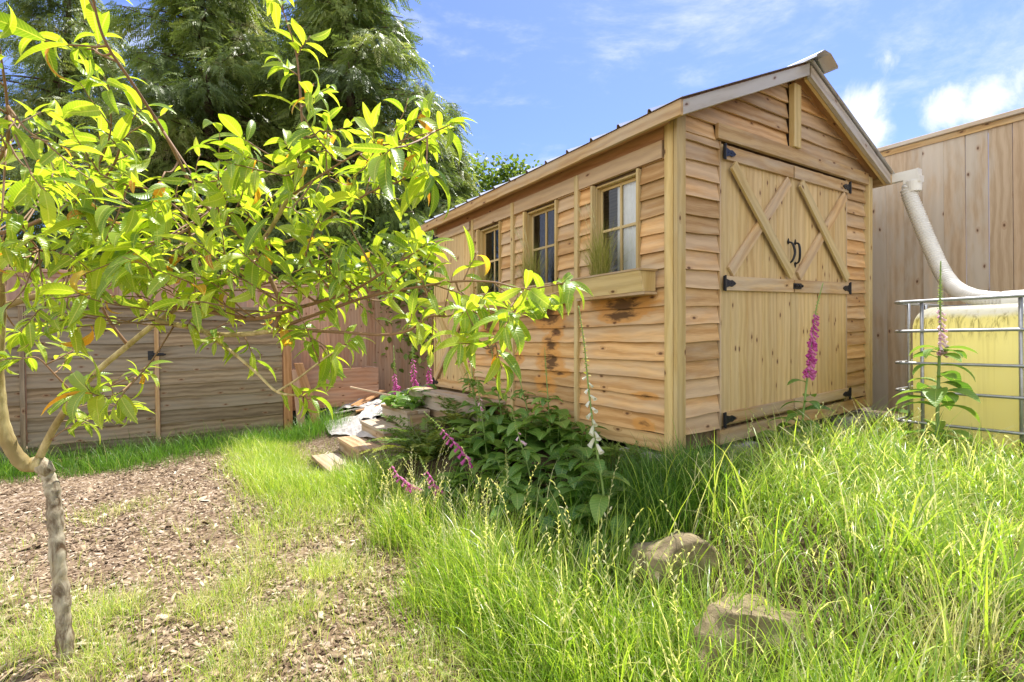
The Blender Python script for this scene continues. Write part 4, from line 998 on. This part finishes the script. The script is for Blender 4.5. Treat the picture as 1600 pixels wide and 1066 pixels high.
def grass(name,n,U0,U1,k0,k1,dens,hmin,hmax,wmin,wmax,bend,rn,mm,label,clump=.06,nper=9,hfun=None,extra=None):
    P,U,k=scatter(n,U0,U1,k0,k1,dens,clump,nper); N=len(P); az0=AZ.copy()
    H=rng.uniform(hmin,hmax,N)*np.repeat(rng.uniform(.6,1.3,N//nper+1),nper)[:N]*(hfun(U,k) if hfun else 1.); Wd=rng.uniform(wmin,wmax,N)*np.clip(.6+H*1.6,.5,1.3); r=np.clip(rng.normal(rn[0],rn[1],N),0,1); dry=rng.random(N)<rn[2]; r[dry]=rng.uniform(.88,1,dry.sum())
    nb=NB(); nb.add(*blades(P,H,Wd,rng.uniform(*bend,N),r,5,az0))
    if extra: extra(nb)
    return tag(nb.build(name,mm,None),label,'grass',kind='stuff')
def seedheads(nb,pts,hs):
    for p,h in zip(pts,hs):
        az_=rng.uniform(0,6.28); ho=np.array([math.cos(az_),math.sin(az_),0]); pos=p.copy(); ang=.05; path=[pos.copy()]
        for i in range(9): pos=pos+(Z*math.cos(ang)+ho*math.sin(ang))*h/9; ang+=.04+.10*(i>5); path.append(pos.copy())
        path=np.array(path); side=np.cross(ho,Z)
        V=[];Fs=[]
        for i,q_ in enumerate(path): w_=.0013*(1-.5*i/9); V+=[q_-side*w_,q_+side*w_]
        Fs=[[2*i,2*i+1,2*i+3,2*i+2] for i in range(9)]
        nb.add(np.array(V),np.array(Fs),np.zeros((len(V),3)),np.full(len(V),.9))
        n=11; t=np.linspace(.66,1.,n); P=np.stack([np.interp(t*9,np.arange(10),path[:,j]) for j in range(3)],1)
        D=np.tile(Z,(n,1))*.9+ho*.5+side*np.where(np.arange(n)%2,.5,-.5)[:,None]+rng.normal(0,.2,(n,3)); L=rng.uniform(.014,.024,n)
        nb.add(*leaves(P,D,L,L*.32,rng.uniform(0,.4,n),rng.uniform(.86,1.,n),OVAL,.3,3))
# tall meadow grass on the bank (front, between the mulch and the bed)
shade=lambda U,k: (k>1.15)&(U>1.45)
def d1(U,k):
    e=.92+.14*np.sin(U*2.1)+.1*np.sin(U*5.3)
    lo=np.where(U<2.2,.80,1.02-.0*U)
    lo=lo+.34*(noise2(U*1.3,k*.4,6.,.9)-.5)
    return (1-.66*sm(k,1.20,1.34)*sm(U,.55,.75)*(U<1.5))*sm(k,lo-.12,lo+.15)*(1-.96*sm(k,1.12,1.32)*sm(U,1.40,1.6))*(1-.9*sm(k,1.35,1.5))*np.where(U<4.3,1,0)*np.clip(.45+.8*noise2(U,k,6.,.3),0,1)
def hd1(U,k): return np.where(U>2.0,1-.35*sm(U,2.,3.4),1.)*np.clip(.45+1.1*sm(k,.7,1.25),.4,1.15)
def ex1(nb):
    P,U,k=scatter(120,.9,3.,.95,1.3,lambda U,k:np.full(len(U),.6),.1,2); seedheads(nb,P,rng.uniform(.30,.52,len(P)))
grass('tall_grass',28000,.35,4.4,.65,2.05,d1,.13,.34,.0035,.0065,(.3,2.2),(.55,.2,.08),'grass','tall bright green meadow grass with seed heads on the bank before the shed bed',.05,9,hd1,ex1)
# lush grass on the upper ground at the right
def d2(U,k): return np.where(U<1.62,1.,0.)*np.clip(.55+.7*noise2(U,k,4.,1.),0,1)*(1-.92*np.exp(-((U-.85)**2+(k-1.48)**2)/.08))*(1-.92*np.exp(-((U-1.22)**2+(k-1.58)**2)/.06))*(1-.8*np.exp(-((U-1.55)**2+(k-1.6)**2)/.03))
def hd2(U,k): return np.clip(.55+.75*noise2(U,k,3.1,2.),.45,1.3)*(1-.55*sm(U,1.15,1.6))*np.where(k>4.4,.6,1.)*(1-.5*sm(.8-U,0,.5))*(1-.35*sm(1.9-k,0,.4))
def ex2(nb):
    P,U,k=scatter(24,.5,1.5,2.,3.2,lambda U,k:np.full(len(U),.6),.1,2); seedheads(nb,P,rng.uniform(.25,.4,len(P)))
grass('lush_grass',40000,.15,1.70,1.45,5.2,d2,.13,.37,.003,.0072,(.8,3.6),(.55,.24,.15),'grass','thick lush arching grass on the upper ground by the double doors and tank',.045,11,hd2,ex2)
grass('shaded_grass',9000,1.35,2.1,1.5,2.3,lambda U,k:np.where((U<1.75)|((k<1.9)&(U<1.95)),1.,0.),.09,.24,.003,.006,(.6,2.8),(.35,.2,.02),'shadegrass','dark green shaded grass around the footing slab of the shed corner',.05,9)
def d3(U,k):
    p=1.0*sm(noise2(U,k,2.3,.4),.45,.75)*sm(U,3.0,3.6)*sm(k,.1,.75)
    q_=sm(U,3.3,4.0)*sm(k,.35,.95)
    return np.clip(p*.5+q_,0,1)*(1-sm(k,1.15,1.35))*(1-.8*sm(U,5.3,5.6)*sm(k,.9,1.2))*(1-.85*sm(k,.95,1.1)*sm(U,4.2,4.4))
grass('lawn_grass',30000,2.6,6.5,-.2,1.9,d3,.07,.20,.002,.0045,(.4,2.2),(.62,.18,.08),'grass','short bright lawn grass beside the mulch path and steps',.05,12,lambda U,k:(1-.4*sm(U,4.,4.6)*sm(k,.6,1.))*(.7+.6*noise2(U,k,5.,.2))+.9*np.exp(-((U-4.5)**2+(k-.35)**2)/.12))
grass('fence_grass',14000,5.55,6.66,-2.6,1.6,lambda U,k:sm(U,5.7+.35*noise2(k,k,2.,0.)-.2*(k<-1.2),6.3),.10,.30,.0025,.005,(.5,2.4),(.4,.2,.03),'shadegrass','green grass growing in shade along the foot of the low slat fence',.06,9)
def d5(U,k): return .02+ np.clip(.04+1.7*sm(noise2(U*1.7,k*1.7,7.,1.1),.42,.66)*sm(1.35-np.hypot((U-1.2)*.62,(k-.15)*.75),0,.6)*noise2(U,k,5.,.7)*1.3+.5*sm(noise2(U,k,3.7,2.2),.62,.85),0,1)*(1-.85*np.exp(-((U-2.0)**2/.18+(k-.72)**2/.05)))*(1-.8*sm(U,2.8,3.4))
grass('sparse_grass',40000,.5,4.6,-1.9,1.0,d5,.03,.15,.0016,.0038,(.6,3.),(.66,.22,.2),'grass','thin patchy grass growing through the mulch in the foreground',.035,13)
grass('straw_grass',420,.36,.58,1.55,1.80,lambda U,k:np.full(len(U),.9),.10,.26,.002,.0035,(.2,1.2),(.6,.2,0.),'dry','flattened pale straw stems at the bottom right',.04,12)
# bark chips
P,U,k=scatter(80000,.5,6.6,-4.5,1.15,lambda U,k:(1-.97*sm(k,.9,1.15))*np.clip(1.1-.12*U,.3,1.),.08,8); N=len(P)
A=rng.uniform(0,6.28,N); L=rng.gamma(2.,.0036,N)+.003; Wd=L*rng.uniform(.2,.6,N); tl=rng.normal(0,.35,(N,2)); ax=np.stack([np.cos(A),np.sin(A),tl[:,0]],1)*L[:,None]; ay=np.stack([-np.sin(A),np.cos(A),tl[:,1]],1)*Wd[:,None]; P=P+Z*rng.uniform(.004,.018,(N,1))
th=np.tile(Z*.0025,(N,1)); V=np.stack([P-ax-ay,P+ax-ay*.6,P+ax*.8+ay,P-ax*.7+ay*.8],1); V=np.concatenate([V,V+th[:,None]],1)
f=np.array([[4,5,6,7],[0,1,5,4],[1,2,6,5],[2,3,7,6],[3,0,4,7]]); nb=NB(); nb.add(V.reshape(-1,3),((np.arange(N)*8)[:,None,None]+f[None]).reshape(-1,4),np.zeros((N*8,3)),np.repeat(rng.random(N),8))
tag(nb.build('bark_mulch','chip',None,False),'loose bark mulch chips on the path','mulch',kind='stuff')
# feather grass in the window boxes
def feather(a,lab,n=260,h=.30,plumes=0):
    c=S(a,-.085,.985); t=thing('feather_grass',c,lab,'grass clump','ornamental grasses in the window boxes')
    P=c+np.stack([rng.normal(0,.030,n)*u[0],rng.normal(0,.030,n)*u[1],np.zeros(n)],1)+rng.normal(0,.012,(n,3))*np.array([1,1,0]); H=rng.uniform(.6,1.2,n)*h
    nb=NB(); nb.add(*blades(P,H,np.full(n,.0028),rng.uniform(.1,1.1,n),rng.uniform(0,1,n),7)); nb.build('leaves','feather',t)
    if plumes:
        nb=NB()
        for i in range(plumes):
            az_=random.uniform(2.6,4.2); ho=np.array([math.cos(az_),math.sin(az_),0]); pos=c.copy(); ang=.12; pth=[pos]
            for j in range(12): pos=pos+(Z*math.cos(ang)+ho*math.sin(ang))*h*random.uniform(1.2,1.5)/12; ang+=.02+.07*(j>6); pth.append(pos)
            pth=np.array(pth); sv=np.cross(ho,Z); V=[]
            for q_ in pth: V+=[q_-sv*.0008,q_+sv*.0008]
            nb.add(np.array(V),np.array([[2*j,2*j+1,2*j+3,2*j+2] for j in range(12)]),np.zeros((26,3)),np.full(26,.9))
            m_=40; tt=rng.uniform(8,12,m_); Pp=np.stack([np.interp(tt,np.arange(13),pth[:,j]) for j in range(3)],1); nb.add(*blades(Pp,rng.uniform(.03,.07,m_),np.full(m_,.0012),rng.uniform(.2,2.,m_),np.full(m_,1.),3,rng.normal(az_,.7,m_)))
        nb.build('plumes','dry',t)
feather(.50,'dense straw green feather grass in the nearest window box, against the curtained window',420,.36,3)
feather(1.22,'feather grass in the middle window box before the dark panes',340,.36,5)
feather(1.95,'feather grass in the farthest window box with pale bent plumes',220,.28,5)
# ---------------------------------------------------------------- foxgloves and leafy plants
def bells(P,D,L,rnd,spread=.42):
    """open bell shapes: tubes flaring to a lip"""
    N=len(P); D=D/np.linalg.norm(D,axis=1,keepdims=True); s,n=frames(D,np.tile(Z,(N,1))+.1*rng.standard_normal((N,3))); K=8; prof=[(0.,.10),(.15,.55),(.5,.75),(.85,.9),(1.,1.15)]
    V=np.zeros((N,len(prof),K,3))
    for i,(t,r) in enumerate(prof):
        for j in range(K):
            th=2*math.pi*j/K; ex=1+.12*(i==4)*math.cos(th-math.pi)
            V[:,i,j]=P+D*(L*t*ex)[:,None]+(s*math.cos(th)+n*math.sin(th))*(L*spread*.5*r*1.2)[:,None]
    f=[[i*K+j,i*K+(j+1)%K,(i+1)*K+(j+1)%K,(i+1)*K+j] for i in range(len(prof)-1) for j in range(K)]
    return V.reshape(-1,3),((np.arange(N)*len(prof)*K)[:,None,None]+np.array(f)[None]).reshape(-1,4),np.zeros((N*len(prof)*K,3)),np.repeat(rnd,len(prof)*K)
def foxglove(path,label,bell='bellpink',nb_=26,f0=.45,f1=.8,bl=.042,leaf=.16,nleaf=14,ros=7,side=None,sr=.0055,seed=1,cat='foxglove',budn=22,lw_=.42,leafmax=.5,name='foxglove',grp='foxgloves'):
    """path = points base->tip; bells between f0 and f1 of the stem, buds above"""
    global rng
    rng=np.random.default_rng(seed); random.seed(seed)
    C=np.array(catmull(path,8)); n=len(C); t=thing(name,C[0],label,cat,grp)
    q=MB(); q.tube(list(C),[sr*(1-.72*i/(n-1)) for i in range(n)],7); part('stem',q,'stem',t,smooth=True)
    S_=lambda tt: np.stack([np.interp(np.asarray(tt)*(n-1),np.arange(n),C[:,j]) for j in range(3)],1)
    # leaves: a rosette at the foot and smaller ones up the stem
    tt=np.sort(rng.uniform(.06,leafmax,nleaf)); az_=np.arange(nleaf)*2.4+rng.normal(0,.3,nleaf); P=S_(tt); D=np.stack([np.cos(az_),np.sin(az_),rng.uniform(.1,.6,nleaf)],1); L=leaf*(1.15-1.25*tt)*rng.uniform(.75,1.2,nleaf); nb=NB()
    nb.add(*leaves(P,D,L,L*lw_,rng.uniform(.7,1.7,nleaf),rng.uniform(0,.9,nleaf),OVAL,.12,7,upv=np.tile(Z,(nleaf,1))+.15*rng.standard_normal((nleaf,3))))
    if ros:
        az_=np.arange(ros)*2*np.pi/ros+rng.normal(0,.3,ros); P=np.tile(C[0]+Z*.01,(ros,1)); D=np.stack([np.cos(az_),np.sin(az_),rng.uniform(.25,.8,ros)],1); L=leaf*rng.uniform(1.,1.5,ros)
        nb.add(*leaves(P,D,L,L*(lw_+.05),rng.uniform(.8,1.6,ros),rng.uniform(0,.97,ros),OVAL,.1,8,upv=np.tile(Z,(ros,1))+.15*rng.standard_normal((ros,3))))
    nb.build('leaves','foxleaf',t)
    ax=np.array(side) if side is not None else nrm(-ray(800,533)*np.array([1,1,0])); ax=nrm(ax)
    if nb_:
        tt=np.linspace(f0,f1,nb_); P=S_(tt); sg=np.where(np.arange(nb_)%2,1,-1); lat=np.cross(ax,Z)
        D=ax*rng.uniform(.1,.9,nb_)[:,None]+lat*(sg*rng.uniform(.2,.95,nb_))[:,None]-Z*rng.uniform(.45,.9,nb_)[:,None]; L=bl*np.linspace(1.1,.55,nb_)*rng.uniform(.85,1.1,nb_)
        nb=NB(); nb.add(*bells(P+D*.004,D,L,rng.random(nb_))); nb.build('flowers',bell,t)
    if budn:
        tt=np.linspace(max(f1,f0),.995,budn); P=S_(tt); az_=np.arange(budn)*2.4; D=np.stack([np.cos(az_),np.sin(az_),rng.uniform(-.5,.3,budn)],1)+ax*.4; L=bl*.42*np.linspace(1.,.35,budn); nb=NB(); nb.add(*leaves(P,D,L,L*.6,rng.uniform(-.5,.5,budn),rng.uniform(.5,1.,budn),OVAL,.35,3)); nb.build('buds','foxleaf' if bell!='bellwhite' else 'feather',t)
    return t
def px(pts,d,dk=None):
    """photo points -> a path at roughly one distance"""
    n=len(pts); return [pk(x,y,d+(dk or 0)*i/(n-1)) for i,(x,y) in enumerate(pts)]
def depth(px_,py_): return float(at(px_,py_)[1])
d=depth(945,852); foxglove(px([(946,852),(944,780),(932,700),(921,620),(913,540),(904,478)],d,.05),'tall white foxglove before the long wall, its bells hanging on the left','bellwhite',12,.42,.68,.047,.19,16,9,None,.0075,2,budn=44,leafmax=.42)
d=depth(1250,728); foxglove(px([(1249,728),(1252,680),(1258,620),(1266,550),(1274,490),(1286,442)],d),'tall foxglove with a dense magenta spike in front of the double doors','bellpink',64,.50,.80,.036,.20,18,7,None,.008,3,budn=26,leafmax=.48)
d=2.62; foxglove(px([(1466,745),(1465,650),(1467,580),(1469,520),(1469,460),(1470,408)],d),'tall foxglove with big dark leaves and few pale bells in front of the tank','bellpale',18,.50,.72,.04,.27,28,8,None,.010,4,budn=60,leafmax=.52)
d=depth(742,775); foxglove(px([(745,775),(740,735),(722,705),(700,682),(682,662),(662,643)],d),'pink foxglove bowing left over the fern, bells along its underside','bellpink',15,.30,.72,.045,.15,8,6,None,.005,5,budn=22,leafmax=.3,)
d=depth(690,800); foxglove(px([(700,800),(672,768),(645,758),(622,742),(608,722),(598,703)],d),'pink foxglove drooping lowest at the left edge of the bed','bellpink',15,.36,.75,.042,.14,6,5,None,.005,6,budn=20,leafmax=.2)
d=depth(712,800); foxglove(px([(715,800),(700,775),(684,762),(672,745),(662,728),(655,712)],d),'small pink foxglove bending left beside the lowest drooping one','bellpink',11,.38,.72,.040,.14,6,6,None,.005,7,budn=18,leafmax=.2)
for i,(x,yb,yt,lab) in enumerate(((615,648,540,'leftmost of three far pink foxgloves before the orange fence'),(643,645,505,'tallest middle foxglove of the three far ones before the orange fence'),(668,640,530,'rightmost of three far foxgloves, nearest the side door'))):
    d=5.55; foxglove(px([(x+14,yb),(x+8,yb-30),(x+3,(yb+yt)/2),(x,yt)],d),lab,'bellpink',24,.42,.75,.055,.24,26,9,None,.011,20+i,budn=44,leafmax=.34)
# shaded stems along the long wall
wallfox=[(745,650,732,515,'bellpink',3,'slim foxglove stalk with a purple bell beside the side door batten'),(752,655,718,535,'bellpale',0,'bare green foxglove stalk leaning left across the side door'),(788,668,766,530,'bellpale',2,'budding foxglove stalk under the farthest window box'),(762,705,745,588,'bellpale',3,'short cream budded foxglove stalk at the back of the shaded bed'),(832,668,805,560,'bellpale',0,'foxglove stalk leaning left along the second batten'),(862,690,851,543,'bellpale',0,'thin foxglove stalk before the middle of the long wall'),(835,760,800,640,'bellpale',3,'stubby foxglove spike in the middle of the shaded bed'),(796,800,790,700,'bellwhite',0,'leafy unopened foxglove in front of the bare soil')]
for i,(xb,yb,xt,yt,bl_,nbl,lab) in enumerate(wallfox):
    d=min(depth(xb,yb+18),4.6); foxglove(px([(xb,yb+18),(xb-1+(xt-xb)*.3,yb+(yt-yb)*.3),(xb+(xt-xb)*.7,yb+(yt-yb)*.65),(xt,yt)],d),lab,bl_,nbl,.62,.72,.035,.20,18,8,None,.006,40+i,budn=34,leafmax=.55)
# leafy clumps of the shaded bed
def clump(px_,py_,lab,n=34,leaf=.15,h=.22,seed=1,mm='foxleaf',lwid=.5,spread=.10,grp='broad leaved plants in the shaded bed',cat='plant'):
    global rng
    rng=np.random.default_rng(seed); random.seed(seed)
    c=at(px_,py_); t=thing('leafy_plant',c,lab,cat,grp); q=MB(); P=[];D=[];k=max(3,n//9)
    for i in range(k):
        az_=i*2.4; e=c+np.array([math.cos(az_)*spread,math.sin(az_)*spread,h*random.uniform(.7,1.15)]); b=c+np.array([math.cos(az_),math.sin(az_),0])*spread*.25; pth=catmull([b-Z*.01,(b+e)/2+Z*.02,e],4); q.tube(pth,[.0035-.0002*j for j in range(len(pth))],6)
        for j in range(n//k):
            tt=(j+1)/(n//k); P.append(pth[min(len(pth)-1,int(tt*(len(pth)-1)))]); a2=j*2.4+i; D.append([math.cos(a2),math.sin(a2),random.uniform(.0,.7)])
    part('stems',q,'stem',t,smooth=True); P=np.array(P);D=np.array(D);N=len(P); L=leaf*rng.uniform(.55,1.25,N); nb=NB(); nb.add(*leaves(P,D,L,L*lwid,rng.uniform(.6,1.6,N),rng.uniform(0,.85,N),OVAL,.12,7,upv=np.tile(Z,(N,1))+.2*rng.standard_normal((N,3)))); nb.build('leaves',mm,t)
cl=[(805,835,'lit leafy stems standing in the tall grass edge, left of the rocks',30,.15,.26),(870,848,'bright broad leaves between the tall grass and the mossy rock',30,.16,.24),(935,880,'leafy sprouts in the grass just above the tan boulder',26,.14,.18),(735,720,'leafy clump between the fern and the bare soil',40,.17,.20),(700,775,'dark low leaves under the drooping pink foxgloves',44,.16,.14),(775,690,'broad leaved clump at the back of the bed by the stubby stalks',44,.18,.25),(820,710,'middle clump of wide leaves against the long wall',46,.19,.26),(870,705,'large leaved clump under the thin foxglove stalk',44,.20,.26),(745,665,'shaded leaves crowding the deck beside the fern',40,.17,.26),(800,775,'light green leafy mound in front of the bare soil',42,.15,.18),(850,745,'round leaves behind the mossy rock',26,.13,.12),(905,760,'leaves at the foot of the white foxglove, left side',40,.17,.22),(940,815,'yellowing low leaves right under the white foxglove',34,.18,.16),(985,850,'pale rosette of leaves beside the ledge rock',18,.14,.08),(885,790,'small leafy sprouts above the tall grass edge',30,.13,.16),(770,745,'curled leaves around the edge of the bare soil',26,.16,.12),(905,715,'upright leaves in the gap below the long wall',24,.15,.18)]
for i,(x,y,lab,n,lf,h) in enumerate(cl): clump(x,y,lab,n,lf*.92,h*1.0,60+i,spread=.12)
clump(640,650,'sunlit leafy bush of foxglove leaves beside the top step',60,.20,.26,90,spread=.22,grp=None)
clump(1250,715,'broad leaves at the foot of the magenta foxglove',26,.18,.13,91,grp=None); clump(1475,702,'big drooping leaves at the foot of the tank foxglove',22,.24,.18,92,grp=None)
# feathery little conifer by the footing
def featherbush(px_,py_,lab,n=70,h=.2,seed=5,size=.09):
    global rng
    rng=np.random.default_rng(seed); random.seed(seed); c=at(px_,py_); t=thing('feathery_shrub',c,lab,'shrub'); q=MB(); q.tube([c-Z*.01,c+Z*h*.6],[.006,.003],6); part('stem',q,'stem',t)
    P=[];D=[]
    for i in range(n): f=random.random(); az_=i*2.4; P.append(c+Z*h*f*.8+np.array([math.cos(az_),math.sin(az_),0])*.09*(1-f)*random.random()); D.append([math.cos(az_),math.sin(az_),random.uniform(.2,1.2)])
    nb=NB(); nb.add(*place(spray_template(9),np.array(P),np.array(D),rng.uniform(.7,1.3,n)*size,rng.normal(0,.5,n),rng.uniform(.3,1.,n))); nb.build('leaves','broad',t,smooth=False)
featherbush(958,742,'feathery green seedling below the long wall near the corner',160,.17,5,.085); featherbush(990,735,'second feathery seedling hard against the footing slab',120,.14,6,.08)
featherbush(598,612,'small grey green tuft between planter box and foxgloves',60,.16,8,.07)
# sword fern
def fern(px_,py_,lab,n=42,L0=.55,seed=3):
    global rng
    rng=np.random.default_rng(seed); random.seed(seed); c=at(px_,py_); t=thing('sword_fern',c,lab,'fern'); q=MB(); nb=NB()
    for i in range(n):
        az_=i*2.399+random.gauss(0,.15); L=L0*random.uniform(.65,1.1); el_=random.uniform(.6,1.4); ho=np.array([math.cos(az_),math.sin(az_),0]); ang=el_; pos=c+ho*.03; pts=[pos]; m_=18
        for j in range(m_): pos=pos+(ho*math.cos(ang)+Z*math.sin(ang))*L/m_; ang-=random.uniform(.9,1.5)/m_*1.0; pts.append(pos)
        q.tube(pts,[.0022*(1-.8*j/m_) for j in range(m_+1)],4)
        C=np.array(pts); K=30; tt=np.repeat(np.linspace(.12,.985,K),2); P=np.stack([np.interp(tt*m_,np.arange(m_+1),C[:,j]) for j in range(3)],1)
        lat=np.cross(ho,Z); sg=np.tile([1,-1],K); dv=nrm(pts[-1]-pts[0]); D=lat[None]*sg[:,None]+dv[None]*.35+Z*.08+rng.normal(0,.06,(2*K,3)); LL_=.075*np.sin(np.clip(tt*.93+.12,0,1)*np.pi)**.7*L/L0*rng.uniform(.85,1.1,2*K)+.004
        nb.add(*leaves(P,D,LL_,np.full(2*K,.016),rng.uniform(0,.5,2*K),np.full(2*K,random.uniform(0,1)),LANCE,.08,2))
    nb.build('fronds','fern',t,smooth=False); part('stalks',q,'stem',t)
fern(668,722,'large dark sword fern beside the timber steps',52,.60,3)
fern(722,672,'smaller sword fern tucked against the deck behind the large one',26,.42,4)
